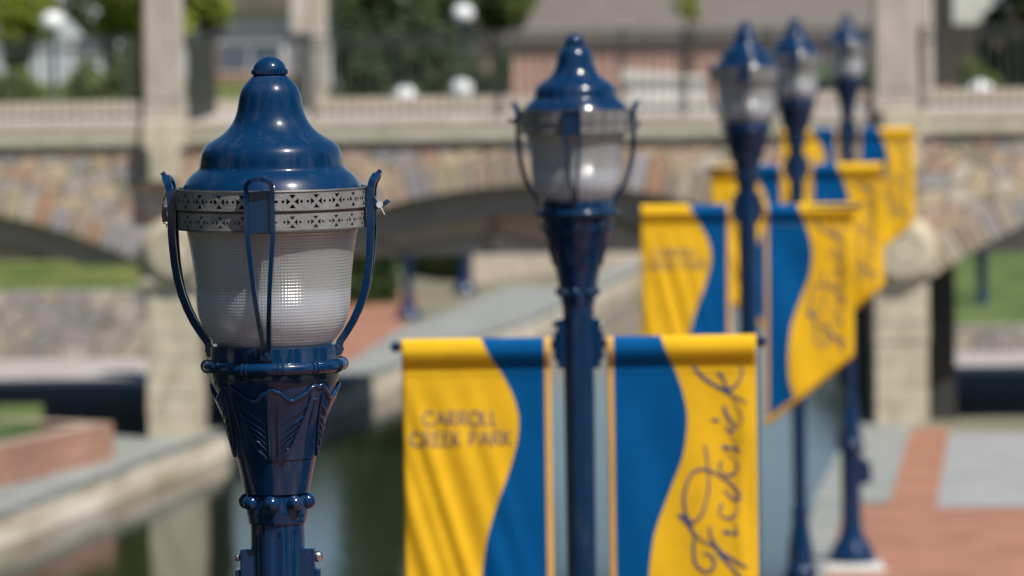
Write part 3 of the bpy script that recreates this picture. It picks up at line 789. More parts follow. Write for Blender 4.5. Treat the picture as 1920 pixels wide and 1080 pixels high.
def tree(name, label, px, Y, zc, rad, n, size, mat, seed, zg=0.0, cat='tree', lobes=14, group=None):
    rnd = random.Random(seed); x = xY(px, Y)
    root = empty(name, (x, Y, zg)); tag(root, label, cat, group)
    t = MB(); h = zc - zg
    t.tube([(0, 0, -.05), (.05, 0, h * .4), (-.04, .05, h * .8), (0, 0, h + rad[2] * .3)], [.16 * rad[0] / 2 + .04, .12 * rad[0] / 2 + .03, .08 * rad[0] / 2 + .02, .03], 8)
    for k in range(7):
        a = k * 0.9 + rnd.random(); z = h * rnd.uniform(.45, .9)
        t.tube([(0, 0, z), (math.cos(a) * rad[0] * .35, math.sin(a) * rad[1] * .35, z + rad[2] * .2), (math.cos(a) * rad[0] * .7, math.sin(a) * rad[1] * .7, z + rad[2] * .5)], [.06, .04, .015], 6)
    t.build('trunk' if cat == 'tree' else 'stem', M['bark'], root, smooth=True)
    lm = MB(); leaves(lm, (0, 0, h), rad, n, size, rnd, lobes); lm.build('crown' if cat == 'tree' else 'foliage', mat, root)
    return root
tree('broad_tree', 'large dark green tree behind the bridge between the left pillars and brick building', 760, 112, 5.6, (2.3, 2.0, 3.4), 15000, .13, M['leaf_dark'], 1, 1.5)
tree('broad_tree', 'lighter green tree crown beside the high white lamp globe', 930, 116, 7.0, (1.5, 1.5, 1.9), 7000, .13, M['leaf_mid'], 2, 1.5)
tree('leafy_tree', 'yellow green tree left of the tall left pillar', 215, 100, 6.5, (2.2, 1.8, 2.0), 12000, .12, M['leaf_light'], 3, 3.4)
tree('leafy_tree', 'yellow green tree top showing right of the tall left pillar', 392, 104, 6.4, (.9, .9, 1.2), 4500, .12, M['leaf_light'], 4, 3.4)
tree('young_tree', 'small green tree at the far left edge behind the railing', 35, 104, 6.0, (.9, .9, 1.5), 4500, .12, M['leaf_light'], 5, 3.4)
tree('dark_tree', 'dark evergreen tree at the right edge behind the bridge', 1935, 95, 5.2, (1.15, 1.2, 2.4), 7000, .11, M['leaf_dark'], 6, 0.4)
tree('thin_shrub', 'pale thin shrub against the grey roof of the brick building', 1300, 122, 5.9, (.5, .5, .7), 500, .08, M['leaf_light'], 11, 0.0, 'shrub', 8)
def hedge(label, px0, px1, Y, ztop, seed, mat, n, zb_=3.0):
    rnd = random.Random(seed); x0, x1 = xY(px0, Y), xY(px1, Y)
    root = empty('hedge', ((x0 + x1) / 2, Y, zb_)); tag(root, label, 'hedge')
    lm = MB(); W = (x1 - x0) / 2; H = ztop - zb_
    for i in range(n):
        p = Vector((rnd.uniform(-W, W), rnd.uniform(-.8, .8), 0))
        p.z = rnd.uniform(0, 1) ** .8 * H * (0.86 + .16 * math.sin(p.x * 2.3 + seed) + .12 * math.sin(p.x * 5.9 + seed * 2))
        a = Vector((rnd.gauss(0, 1), rnd.gauss(0, 1), rnd.gauss(0, 1))).normalized(); b = a.orthogonal().normalized(); k = .12 * rnd.uniform(.6, 1.3)
        lm.add([p - a * k, p - b * k * .55, p + a * k, p + b * k * .55], [(0, 1, 2, 3)])
    lm.build('foliage', mat, root)
    st = MB()
    for k in range(8): st.tube([(-W + (k + .5) * W / 4, 0, -.3), (-W + (k + .5) * W / 4, 0, H * .7)], [.04, .02], 6)
    st.build('stem', M['bark'], root)
hedge('tall dark green hedge behind the left railing of the bridge', -300, 290, 92, zY(130, 108, 92), 21, M['leaf_mid'], 16000, 2.2)
hedge('dark clipped hedge behind the brick terrace under the middle arch', 560, 745, 93, 2.4, 22, M['leaf_dark'], 7000, 0.0)
hedge('dark green hedge low behind the railing under the big tree', 620, 960, 104, 4.6, 23, M['leaf_dark'], 14000, 1.5)
for k, (tx, ty) in enumerate(((-15, 2), (-13.5, 15), (-16, 28), (15, 12), (-9, -11), (2, -16), (14, -8), (24, -16), (-20, -12))):  # unseen trees added to darken the lamp paint's reflections and sky light
    rnd = random.Random(40 + k)
    root = empty('added_tree', (tx, ty, 0)); tag(root, 'added unseen tree for dark reflections, %s' % ('nearest on the left bank', 'second on the left bank', 'third on the left bank', 'on the right bank', 'behind the camera at left', 'straight behind the camera', 'behind the camera at right', 'farther behind the camera at right', 'farther behind the camera at left')[k], 'tree', 'unseen trees added for dark reflections')
    t = MB(); t.tube([(0, 0, 0), (.1, 0, 2), (0, .1, 5)], [.3, .22, .1], 8); t.build('trunk', M['bark'], root, smooth=True)
    lm = MB(); leaves(lm, (0, 0, 7.5), (5.4, 5.4, 6.2), 6500, .42, rnd, 18); lm.build('crown', M['leaf_dark'], root)
cs = tree('cone_shrub', 'dark cone shaped shrub behind the right railing', 1838, 90, 4.0, (.55, .55, .8), 3000, .07, M['leaf_mid'], 12, 0.6, 'shrub', 10)

# ================================================================== STREET LAMP
S = 1 / 857.0                      # metres per measured pixel of the near lamp
def Z(y): return CAMZ - (y - 24.0) * S
def lat(pairs): return [(r * S, Z(y)) for r, y in pairs]

def band_mesh(y0, y1, r, k):
    """one perforated band: 24 cut-out crosses with dots"""
    Wc, H = 2 * PI * r / 24, (y1 - y0)
    pts, edges, holes = [], [], []
    def loop(ps):
        o = len(pts); pts.extend(Vector(p) for p in ps); n = len(ps)
        edges.extend((o + i, o + (i + 1) % n) for i in range(n)); holes.append(ps)
    cy = 0.02 * H
    for sx, sy in ((0, -1), (0, 1)):
        loop([(-6.5 * k, cy + sy * 12.5 * k), (6.5 * k, cy + sy * 12.5 * k), (0, cy + sy * 4.5 * k)])
    for sx in (-1, 1):
        loop([(sx * 11.5 * k, cy - 6.5 * k), (sx * 11.5 * k, cy + 6.5 * k), (sx * 3.6 * k, cy)])
        loop([(sx * 17.5 * k + 3 * k * math.cos(t * PI / 3), cy + 3 * k * math.sin(t * PI / 3)) for t in range(6)])
    nh = len(holes)
    for i in range(7):
        for j in (0, .5, 1):
            pts.append(Vector((-Wc / 2 + Wc * i / 6, -H / 2 + H * j))) if j != .5 or i in (0, 6) else None
    vo, eo, fo, *_ = delaunay_2d_cdt(pts, edges, [], 0, 1e-5)
    def inside(p, poly):
        c = False; n = len(poly)
        for i in range(n):
            x1, y1_ = poly[i]; x2, y2_ = poly[(i + 1) % n]
            if (y1_ > p[1]) != (y2_ > p[1]) and p[0] < (x2 - x1) * (p[1] - y1_) / (y2_ - y1_) + x1: c = not c
        return c
    keep = []
    for f in fo:
        c = sum((vo[i] for i in f), Vector((0, 0))) / len(f)
        if not any(inside(c, h) for h in holes): keep.append(f)
    mb = MB()
    for cidx in range(24):
        a0 = 2 * PI * cidx / 24
        for rr, flip in ((r, False), (r - 1.6, True)):
            vs = []
            for v in vo:
                a = a0 + v.x / r
                vs.append((rr * S * math.sin(a), -rr * S * math.cos(a), Z((y0 + y1) / 2 + v.y)))
            fs = [tuple(f) for f in keep]
            # orientation: outward faces on the outer sheet
            e = fs[0]; p0, p1, p2 = (Vector(vs[i]) for i in e[:3])
            out = (p1 - p0).cross(p2 - p0).dot(Vector((p0.x, p0.y, 0))) > 0
            if out == flip: fs = [tuple(reversed(f)) for f in fs]
            mb.add(vs, fs)
    return mb

def make_lamp(short=0.0, arms=True):
    """short: metres taken out of the shaft"""
    root = empty('street_lamp')
    dn = -short
    mk = []
    def P(mb, name, mat, smooth=True, parent=None, angle=40, bevel=0, lift=True):
        if lift and dn: mb.v = [(x, y, z + dn) for x, y, z in mb.v]
        return mb.build(name, mat, parent or root, smooth=smooth, angle=angle, bevel=bevel)
    pt = M['paint']
    # finial: smooth dome over a milled ring
    f = MB(); f.lathe(lat([(0.5, 105.5), (9, 107), (18, 111), (25.5, 117), (30, 124), (31.5, 130)]), 64)
    f.lathe(lat([(30, 130), (33.5, 131.5), (33.5, 138.5), (30, 140.5)]), 144, rmod=lambda a, z: 1.0 + (0.018 if int(round(a / (2 * PI) * 144)) % 2 else -0.018))
    P(f, 'finial', pt)
    capp = [(29, 140), (32, 142), (37, 147), (45, 155), (51, 163), (55.5, 172), (58.5, 183), (60.5, 195), (63, 208), (67.5, 221), (74, 233), (83, 244), (94, 253), (107, 261), (118, 268), (126, 276), (131, 285), (133.5, 295), (135, 306), (136.5, 313), (140, 318), (148, 324), (156, 332), (162.5, 341), (167, 349), (170, 355), (171, 388), (168, 390)]
    # densify with a smooth curve
    def cr(p, n=4):
        out = []
        for i in range(len(p) - 1):
            p0 = p[max(i - 1, 0)]; p1 = p[i]; p2 = p[i + 1]; p3 = p[min(i + 2, len(p) - 1)]
            for j in range(n):
                t = j / n
                out.append(tuple(.5 * (2 * b + (c - a) * t + (2 * a - 5 * b + 4 * c - d) * t * t + (-a + 3 * b - 3 * c + d) * t ** 3) for a, b, c, d in zip(p0, p1, p2, p3)))
        return out + [p[-1]]
    c = MB(); c.lathe(lat(cr(capp[:-2])) + lat(capp[-2:]), 128); P(c, 'cap', pt, angle=60)
    b1 = band_mesh(353, 389, 180, 1.0); P(b1, 'perforated_band', M['band'], smooth=False)
    b2 = band_mesh(393.5, 425, 176.5, .86); P(b2, 'perforated_band', M['band'], smooth=False)
    rm = MB()
    rm.lathe(lat([(174, 351), (181, 351), (182, 353.5), (178, 354)]), 96, cap=False)
    rm.lathe(lat([(176, 388.5), (180.5, 388.5), (178.5, 391), (174, 394), (168, 394)]), 96, cap=False)
    rm.lathe(lat([(174, 424), (178.5, 424.5), (178.5, 427.5), (166, 428.5), (155, 428)]), 96, cap=False)
    P(rm, 'band_rim', M['rim'])
    # globe: a closed glass shell
    gp = cr([(164, 396), (163, 412), (161, 430), (157, 450), (153, 475), (149.5, 500), (147, 525), (145.5, 550), (143.5, 575), (139, 597), (131, 616), (120, 632), (108, 645), (104, 650)], 3)
    gl = MB(); outer = lat(gp); inner = [(r - .004, z) for r, z in reversed(outer)]
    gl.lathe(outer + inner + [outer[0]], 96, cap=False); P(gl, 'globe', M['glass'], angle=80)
    ref = MB(); ref.lathe(lat(cr([(70, 520), (96, 530), (116, 545), (124, 565), (124, 585), (116, 610), (104, 632), (96, 646)], 3)), 48)
    P(ref, 'inner_refractor', M['porcelain'])
    sk = MB(); sk.lathe(lat([(40, 392), (44, 400), (44, 430), (26, 440), (24, 470)]), 32); sk.ball((0, 0, Z(490)), 30 * S, sq=1.3)
    P(sk, 'lamp_socket', M['socket'])
    # collar, rim ring with little beads
    co = MB(); co.lathe(lat([(104, 646), (119, 646), (121, 648), (121, 678), (122, 682), (100, 684)]), 64); P(co, 'collar', pt)
    rg_ = MB(); seg = 96; prof = []
    for k in range(13):
        t = PI / 2 - 2 * PI * k / 12
        prof.append((126 + 11.5 * math.cos(t), 685 - 11.5 * math.sin(t)))
    rg_.lathe(lat([(60, 676)] + prof[:10] + [(60, 690)]), 96)
    for k in range(12):
        a = 2 * PI * (k + .25) / 12
        for da in (-.035, .035):
            cxx, cyy = 126 * S * math.sin(a + da), -126 * S * math.cos(a + da)
            rad = Vector((math.sin(a + da), -math.cos(a + da), 0)); pth = []
            for j in range(13):
                t = 2 * PI * j / 12
                pth.append(Vector((cxx, cyy, Z(685))) + rad * math.cos(t) * 12 * S + Vector((0, 0, 1)) * math.sin(t) * 12 * S)
            rg_.tube(pth, 1.7 * S, 6)
    P(rg_, 'rim_ring', pt)
    # flared neck with raised leaf work
    npf = [(119, 692), (120, 704), (118.5, 716), (115, 730), (109, 747), (101, 768), (93, 790), (86.5, 812), (80.5, 836), (75, 860), (69.5, 884), (64.5, 908), (61.5, 925)]
    nk = MB(); nk.lathe(lat(cr(npf, 3)) + lat([(56, 927)]), 64)
    P(nk, 'neck', pt, angle=50)
    def nr(y):
        for (r0, y0), (r1, y1) in zip(npf, npf[1:]):
            if y <= y1: return r0 + (r1 - r0) * (y - y0) / (y1 - y0)
        return npf[-1][0]
    def npt(a, y, up=1.0):
        r = (nr(y) + up) * S; a = math.radians(a)
        return (r * math.sin(a), -r * math.cos(a), Z(y))
    lf = MB()
    zig = [(0, 722), (8, 731), (17, 746), (27, 738), (41, 717), (45, 721), (49, 717), (63, 738), (73, 746), (82, 731)]
    full = [(a + 90 * q, y) for q in range(4) for a, y in zig] + [(360, 722)]
    dense = []
    for (a0, y0), (a1, y1) in zip(full, full[1:]):
        for j in range(3): dense.append((a0 + (a1 - a0) * j / 3, y0 + (y1 - y0) * j / 3 + (1.5 if j == 1 else 0)))
    dense.append(full[-1])
    lf.tube([npt(a, y, 2.5) for a, y in dense], 4.0 * S, 8)
    # a raised skin under the zigzag, thinning downward
    vs, fs = [], []; rows = 9
    for a, y in dense:
        for j in range(rows):
            t = j / (rows - 1); yy = y + (858 - y) * t
            vs.append(npt(a, yy, 3.2 * (1 - t) + 1.6 + 1.4 * math.cos(math.radians(a * 4)) * (1 - t)))
    for i in range(len(dense) - 1):
        for j in range(rows - 1):
            fs.append((i * rows + j, i * rows + j + 1, (i + 1) * rows + j + 1, (i + 1) * rows + j))
    lf.add(vs, fs)
    for q in range(4):
        c0 = 90 * q
        for sgn in (-1, 1):
            lf.tube([npt(c0 + sgn * x, y, 4) for x, y in ((4, 726), (5, 760), (5.6, 800), (6, 850))], 2.0 * S, 6)
            for k in range(6):
                y = 790 + k * 12.5 + (k * 11 % 4); ln = 28 - k * 3.2 + (k * 3 % 4)
                lf.tube([npt(c0 + sgn * (9 + ln * t), y - 42 * t * (1 - k * .08) + 5 * t * t, 4.2) for t in (0, .33, .66, 1)], [1.0 * S, (1.8 + (k * 7 % 3) * .5) * S, (2.4 + (k * 5 % 3) * .5) * S, 1.0 * S], 6)
            lf.tube([npt(c0 + sgn * x, y, 4) for x, y in ((38, 735), (36, 765), (30, 800), (22, 835), (15, 856))], [3 * S, 3.2 * S, 3 * S, 2.6 * S, 2 * S], 6)
            for (x, y, r) in ((17, 838, 4.2), (13, 852, 4.0), (29, 790, 3.2), (43, 745, 3.4)):
                p = npt(c0 + sgn * x, y, 2); lf.ball(p, r * S, 8, 6)
        lf.tube([npt(c0 + 45, y, 2) for y in (722, 760, 800, 840)], [3 * S, 4 * S, 3 * S, 1.5 * S], 6)
    P(lf, 'leaf_relief', pt, angle=60)
    # bead collar
    bc = MB(); bc.lathe(lat([(50, 926), (57, 929), (58, 932), (58, 962), (57.5, 966), (55, 974), (55.5, 979), (53, 983), (46, 984)]), 64); P(bc, 'bead_collar', pt)
    for k in range(8):
        a = math.radians(45 * k - 8); bd = MB()
        bd.ball((58 * S * math.sin(a), -58 * S * math.cos(a), Z(942)), 16 * S, 16, 10, .95)
        P(bd, 'bead', pt, parent=bc_obj(root))
    # shaft, fluted, and the cast base
    sh = MB(); seg = 96
    zt, zbm = Z(983), 1.72 + short
    def flute(a, z):
        return 1 - 0.075 * max(0, math.cos(a * 8)) ** .6 * min(1, max(0, (zt - .012 - z) / .012)) * min(1, max(0, (z - zbm - .03) / .02))
    prof = [(51 * S, zt), (51 * S, zt - .008), (51 * S, zt - .014), (51 * S, zt - .026)] + [(51 * S + (.054 - 51 * S) * t, zt - .03 + (zbm + .06 - zt + .03) * t) for t in (0, .25, .5, .75, 1)] + [(.054, zbm + .045), (.054, zbm + .02), (.054, zbm)]
    sh.lathe(prof, seg, rmod=flute); P(sh, 'shaft', pt, angle=50)
    bs = MB()
    bprof = [(.050, 1.72), (.068, 1.71), (.074, 1.69), (.062, 1.66), (.064, 1.62), (.080, 1.52), (.098, 1.42), (.106, 1.34), (.104, 1.28), (.112, 1.25), (.130, 1.235), (.134, 1.20), (.128, 1.17), (.106, 1.15), (.100, 1.10), (.100, .62), (.102, .45), (.112, .36), (.14, .27), (.19, .19), (.215, .15), (.215, .12), (.24, .11), (.245, .06), (.245, .036)]
    bs.lathe(bprof, 64, rmod=lambda a, z: 1 - .05 * max(0, math.cos(a * 8)) ** .6 if .5 < z < 1.1 else 1)
    P(bs, 'base', pt, lift=False)
    ob = MB(); ob.box((.09, -.06, .82), (.20, .06, 1.02)); ob.add([(.09, -.05, 1.02), (.2, -.05, 1.02), (.2, .05, 1.02), (.09, .05, 1.02), (.09, -.05, 1.12), (.09, .05, 1.12)], [(0, 1, 4), (3, 5, 2), (1, 2, 5, 4), (0, 4, 5, 3)])
    P(ob, 'outlet_box', pt, smooth=False, bevel=.006, lift=False)
    plh = MB(); plh.box((-.29, -.72, -.16), (.29, .32, .034)); P(plh, 'plinth', M['white'], smooth=False, bevel=.02, lift=False)
    # straps: a hairpin of two flat legs with a plate between
    rad_prof = [(196, 334), (191, 345), (188.5, 358), (187.5, 380), (187.5, 405), (187.5, 430), (186, 460), (183.5, 490), (179, 520), (172, 550), (162, 578), (150, 603), (137, 624), (125, 641), (122, 652), (122, 664)]
    for k in range(4):
        a = math.radians(90 * k - 4)
        er, et = Vector((math.sin(a), -math.cos(a), 0)), Vector((math.cos(a), math.sin(a), 0))
        def half(y): return 24.0 if y < 430 else 24 - 19 * min(1, (y - 430) / 214)
        st = MB()
        path = []
        for sgn in (-1, 1):
            pth = [er * r * S + et * (sgn * half(y) * S) + Vector((0, 0, Z(y))) for r, y in rad_prof[1:]]
            if sgn < 0: path += list(reversed(pth))
            else:
                # arch over the top
                for j in range(1, 12):
                    t = PI - PI * j / 12
                    yy = 345 - 16 * math.sin(t); rr = 191 + 9 * math.sin(t) ** 1.2
                    path.append(er * rr * S + et * 24 * math.cos(t) * S + Vector((0, 0, Z(yy))))
                path += pth
        st.bar(path, 13.5 * S, 8 * S, lambda i: er * 1.0 + Vector((0, 0, .001)))
        # tip that flares outward over the arch
        sp_ = P(st, 'strap', pt, smooth=True, angle=35)
        tp = MB()
        tp.bar([er * r * S + Vector((0, 0, Z(y))) for r, y in ((189, 362), (191, 349), (194, 339), (199, 330), (206, 321))], 17 * S, 8 * S, lambda i: et) if k % 2 else None
        pl_ = tp if k % 2 else MB()
        pv = [er * (187.5 + off) * S + et * (sx * 22 * S) + Vector((0, 0, Z(y))) for off in (2, -4) for sx, y in ((-1, 429), (1, 429), (1, 356), (-1, 356))]
        pl_.add(pv, [(0, 1, 2, 3), (7, 6, 5, 4), (0, 4, 5, 1), (1, 5, 6, 2), (2, 6, 7, 3), (3, 7, 4, 0)])
        # band hook over the plate and foot bracket
        P(pl_, 'strap_plate', pt, smooth=False, parent=sp_, bevel=.0008)
        ft = MB()
        fv = [er * r * S + et * (sx * 11 * S) + Vector((0, 0, Z(y))) for r in (118, 127) for sx, y in ((-1, 668), (1, 668), (1, 640), (-1, 640))]
        ft.add(fv, [(3, 2, 1, 0), (4, 5, 6, 7), (0, 1, 5, 4), (1, 2, 6, 5), (2, 3, 7, 6), (3, 0, 4, 7)])
        ft.tube([er * 126 * S + Vector((0, 0, Z(656))), er * 131 * S + Vector((0, 0, Z(656)))], 3.6 * S, 6)
        P(ft, 'strap_foot', pt, smooth=False, parent=sp_)
    # latch lever with pale seal on the right, wire loop on the left
    a = math.radians(90 - 4); er = Vector((math.sin(a), -math.cos(a), 0)); et = Vector((math.cos(a), math.sin(a), 0))
    q = lambda r, y, t=0: er * r * S + et * t * S + Vector((0, 0, Z(y)))
    la = MB(); la.bar([q(192, 372, -9), q(198, 384, -9), q(207, 388, -9), q(219, 380, -9), q(221, 377, -9)], 16 * S, 8 * S, lambda i: et)
    la.bar([q(192, 392, -9), q(200, 389, -9), q(205, 385, -9)], 12 * S, 9 * S, lambda i: et)
    P(la, 'latch', pt, smooth=False)
    se = MB(); se.tube([q(205, 385, -19), q(205, 385, -23)], 6.2 * S, 12); se.tube([q(207, 389, -22), q(210, 396, -22), q(214, 404, -22)], 1.3 * S, 6)
    P(se, 'seal', M['tag'])
    wr = MB(); e2 = -er
    p = lambda r, y, t=0: e2 * r * S - et * t * S + Vector((0, 0, Z(y)))
    wr.tube([p(189, 357), p(198, 360), p(204, 370), p(206, 384), p(205, 392)], 1.5 * S, 6)
    wr.tube([p(204, 408), p(205, 416), p(199, 419), p(201, 424)], 1.4 * S, 6)
    wr.bar([p(203, 386), p(204, 400), p(202, 414)], 9 * S, 9 * S, lambda i: et)
    P(wr, 'wire_loop', M['wire'])
    # banner brackets: clamps with a bolt head each
    for sgn in (-1, 1):
        bk = MB(); x0, x1 = sorted((sgn * .046, sgn * .082))
        bk.box((x0, -.030, 4.30), (x1, .030, 4.486)); bk.box((sorted((sgn * .080, sgn * .094))[0], -.022, 4.33), (sorted((sgn * .080, sgn * .094))[1], .022, 4.44))
        bo = P(bk, 'banner_bracket', pt, smooth=False, bevel=.004)
        bl = MB(); bl.ball((sgn * .088, -.008, 4.466), .0125 if sgn > 0 else .008, 12, 8)
        P(bl, 'bolt', M['bolt'], parent=bo)
        if arms:
            ar = MB(); ar.tube([(sgn * .09, 0, 4.39), (sgn * .685, 0, 4.39)], .015, 14)
            ao = P(ar, 'banner_arm', pt)
            kn = MB(); kn.ball((sgn * .692, 0, 4.39), .0215, 16, 10); P(kn, 'arm_knob', pt, parent=ao)
    return root
def bc_obj(root):
    for c in root.children:
        if c.name.startswith('bead_collar'): return c

def make_globe_lamp():
    root = empty('globe_lamp'); pt = M['paint']
    b = MB(); b.lathe([(.045, 3.86), (.10, 3.85), (.115, 3.80), (.075, 3.74), (.05, 3.6), (.045, 3.5), (.05, 1.7), (.07, 1.66), (.055, 1.6), (.09, 1.3), (.12, 1.2), (.09, 1.12), (.085, .5), (.10, .36), (.16, .22), (.20, .14), (.23, .1), (.235, 0)], 32); b.build('shaft', pt, root, smooth=True)
    g_ = MB(); g_.ball((0, 0, 4.06), .235, 24, 16, .95); g_.build('globe', M['globe'], root, smooth=True)
    c = MB(); c.lathe([(.004, 4.35), (.02, 4.33), (.03, 4.31), (.02, 4.295), (.05, 4.275), (.06, 4.262)], 24); c.build('finial', pt, root, smooth=True)
    return root

# ------------------------------------------------------------------ banners
def interp(pts, v):
    if v <= pts[0][0]: return pts[0][1]
    for i, ((a, b), (c, d)) in enumerate(zip(pts, pts[1:])):
        if v <= c:
            # catmull-rom in one value
            p0 = pts[max(i - 1, 0)][1]; p3 = pts[min(i + 2, len(pts) - 1)][1]; t = (v - a) / (c - a)
            return .5 * (2 * b + (d - p0) * t + (2 * p0 - 5 * b + 4 * d - p3) * t * t + (-p0 + 3 * b - 3 * d + p3) * t ** 3)
    return pts[-1][1]
Q = 496.0
def loc2(x, y):
    """photo measure on the second lamp's banner -> (x from pole, drop below arm)"""
    dx_, dy_ = x - 1084, y - 645
    return ((dx_ - dy_ * .0145) / Q, (dy_ + dx_ * .0145) / Q)
WR = [loc2(x, y) for y, x in ((620, 1236), (645, 1243), (680, 1258), (700, 1268), (740, 1281), (780, 1288), (820, 1286), (860, 1279), (900, 1264), (950, 1245), (1000, 1228), (1040, 1221), (1080, 1217), (1130, 1216), (1180, 1220), (1225, 1233), (1290, 1262), (1370, 1300))]
WL = [loc2(x, y) for y, x in ((620, 896), (645, 906), (680, 925), (700, 940), (740, 960), (780, 971), (820, 970), (860, 961), (900, 948), (950, 930), (1000, 915), (1040, 908), (1080, 903), (1130, 902), (1180, 907), (1225, 920), (1290, 948), (1370, 985))]
IN, OUT, BI, BO = 0.106, 0.670, 1.385, 0.940
PH = [0.0]
def fold(x, d, right):
    """cloth relief: distance of the cloth toward the camera"""
    k = min(1, max(0, (d - .10) / .25)); q_ = PH[0]; x0_ = x; x = x + .012 * math.sin(q_ * 3 + d * (2 + q_)) if q_ else x
    if right:
        r = .010 * math.exp(-((x - .615 - .012 * math.sin(d * 7)) / .028) ** 2) * k
        r += .007 * math.sin((x * 9 + d * 3.1)) * k + .004 * math.sin(x * 23 - d * 5) * k
        return r + .012 * d * math.sin(d * 2.2 + q_ * 2) + (.010 * math.sin(x * (7 + q_) + q_ * 4 - d * 4) * k if q_ else 0)
    s = (x + .67) - (.30 - .05 * math.sin(q_ * 2)) * d + .02 * math.sin(q_ * 5)
    r = 0
    for c, wd, am in ((-.02, .030, .016), (.10, .045, .014), (.205, .035, .011), (-.16, .035, .017), (-.09, .022, .008), (.33, .05, .006), (-.27, .03, .012)):
        r += am * math.exp(-((s - c) / wd) ** 2)
    edge = min(1, (x + .67) / .03 + .25)
    return 0.95 * r * k * edge * max(0, min(1, (-x - .12) / .2)) + .004 * math.sin(x * 14 + d * 4) * k
def make_banner(right):
    mb = MB(); sgn = 1 if right else -1
    path = []                                    # (drop, toward camera, cloth?) rows from back seam over the arm to the hem
    path += [(.098, -.006), (.06, -.016), (.025, -.026), (0, -.027)]
    for j in range(1, 8):
        a = PI - PI * j / 8; path.append((-.027 * math.sin(a), .027 * math.cos(a)))
    path += [(0, .027), (.010, .030), (.022, .031), (.036, .028), (.055, .020), (.075, .010), (.090, .003), (.098, .0005), (.104, .003), (.110, .001)]
    nfl = 80; hemf = .045
    rows = []
    def end(x): return BI + (BO - BI) * (abs(x) - IN) / (OUT - IN)
    for d, y in path: rows.append(('abs', d, y))
    for j in range(1, nfl + 1): rows.append(('rel', j / nfl, 0))
    rows.append(('hem', 0, 0)); rows.append(('hem', 1, 0))
    W = WR if right else WL
    cuts = [(IN, IN + .024, 2, 2)]               # inner hem strip
    def rowpts(row):
        kind, d, y = row
        out = []
        guess = d if kind == 'abs' else 1.0 * d
        # the boundary between the two colours: iterate because the row slopes
        bx = .3
        for _ in range(6):
            dd = d if kind == 'abs' else (.11 + (end(bx) - hemf - .11) * d if kind == 'rel' else end(bx) - hemf * (1 - d))
            bx = abs(interp([(q[1], q[0]) for q in W], dd))
        bx = min(max(bx, IN + .05), OUT - .03)
        xs = [IN, IN + .012, IN + .025]
        n1, n2 = 14, 30
        xs += [IN + .025 + (bx - IN - .025) * i / n1 for i in range(1, n1 + 1)]
        xs += [bx + (OUT - bx) * i / n2 for i in range(1, n2 + 1)]
        for x in xs:
            dd = d if kind == 'abs' else (.11 + (end(x) - hemf - .11) * d if kind == 'rel' else end(x) - hemf * (1 - d))
            yy = y if kind == 'abs' else fold(sgn * x, dd, right)
            # outer lower corner slightly rounded
            out.append((sgn * x, -yy, -dd))
        return out
    grid = [rowpts(r) for r in rows]; nc = len(grid[0])
    for g_ in grid: mb.v += g_
    for i in range(len(grid) - 1):
        for j in range(nc - 1):
            a = i * nc + j
            f = (a, a + nc, a + nc + 1, a + 1) if right else (a, a + 1, a + nc + 1, a + nc)
            # left banner: yellow outside, blue by the pole; right the same
            mi = 2 if j < 2 else (1 if j < 16 else 0)
            if i >= len(grid) - 2: mi = 0
            mb.f.append(f); mb.m.append(mi)
    o = mb.build('street_banner', [M['yellow'], M['blue'], M['hem']], smooth=True, angle=70)
    sm = o.modifiers.new('cloth', 'SOLIDIFY'); sm.thickness = .0022; sm.offset = 0
    seam = MB()
    seam.tube([(sgn * x, -fold(sgn * x, .104, right) - .003, -.104) for x in [IN + .005 + (OUT - IN - .01) * i / 40 for i in range(41)]], 0.0006, 5)
    so_ = seam.build('seam', M['thread'], o)
    return o
def ribbon(mb, pts, ws, right, n=6):
    """a brush stroke on the cloth; pts in photo measure of the second lamp, ws widths in px"""
    P_ = [loc2(*p) for p in pts]
    fine = []
    for i in range(len(P_) - 1):
        p0 = P_[max(i - 1, 0)]; p1 = P_[i]; p2 = P_[i + 1]; p3 = P_[min(i + 2, len(P_) - 1)]
        for j in range(n):
            t = j / n
            fine.append((*[.5 * (2 * b + (c - a) * t + (2 * a - 5 * b + 4 * c - d) * t * t + (-a + 3 * b - 3 * c + d) * t ** 3) for a, b, c, d in zip(p0, p1, p2, p3)], ws[i] + (ws[i + 1] - ws[i]) * t))
    fine.append((*P_[-1], ws[-1]))
    vs, fs = [], []
    for i, (x, d, wd) in enumerate(fine):
        a = fine[max(i - 1, 0)]; b = fine[min(i + 1, len(fine) - 1)]
        tx, td = b[0] - a[0], b[1] - a[1]; L = math.hypot(tx, td) or 1
        nx, nd = -td / L, tx / L
        for s in (-1, 1):
            X, D = x + s * nx * wd / 2 / Q, d + s * nd * wd / 2 / Q
            vs.append((X, -fold(X, D, right) - .0040, -D))
    for i in range(len(fine) - 1): fs.append((2 * i, 2 * i + 1, 2 * i + 3, 2 * i + 2))
    mb.add(vs, fs)
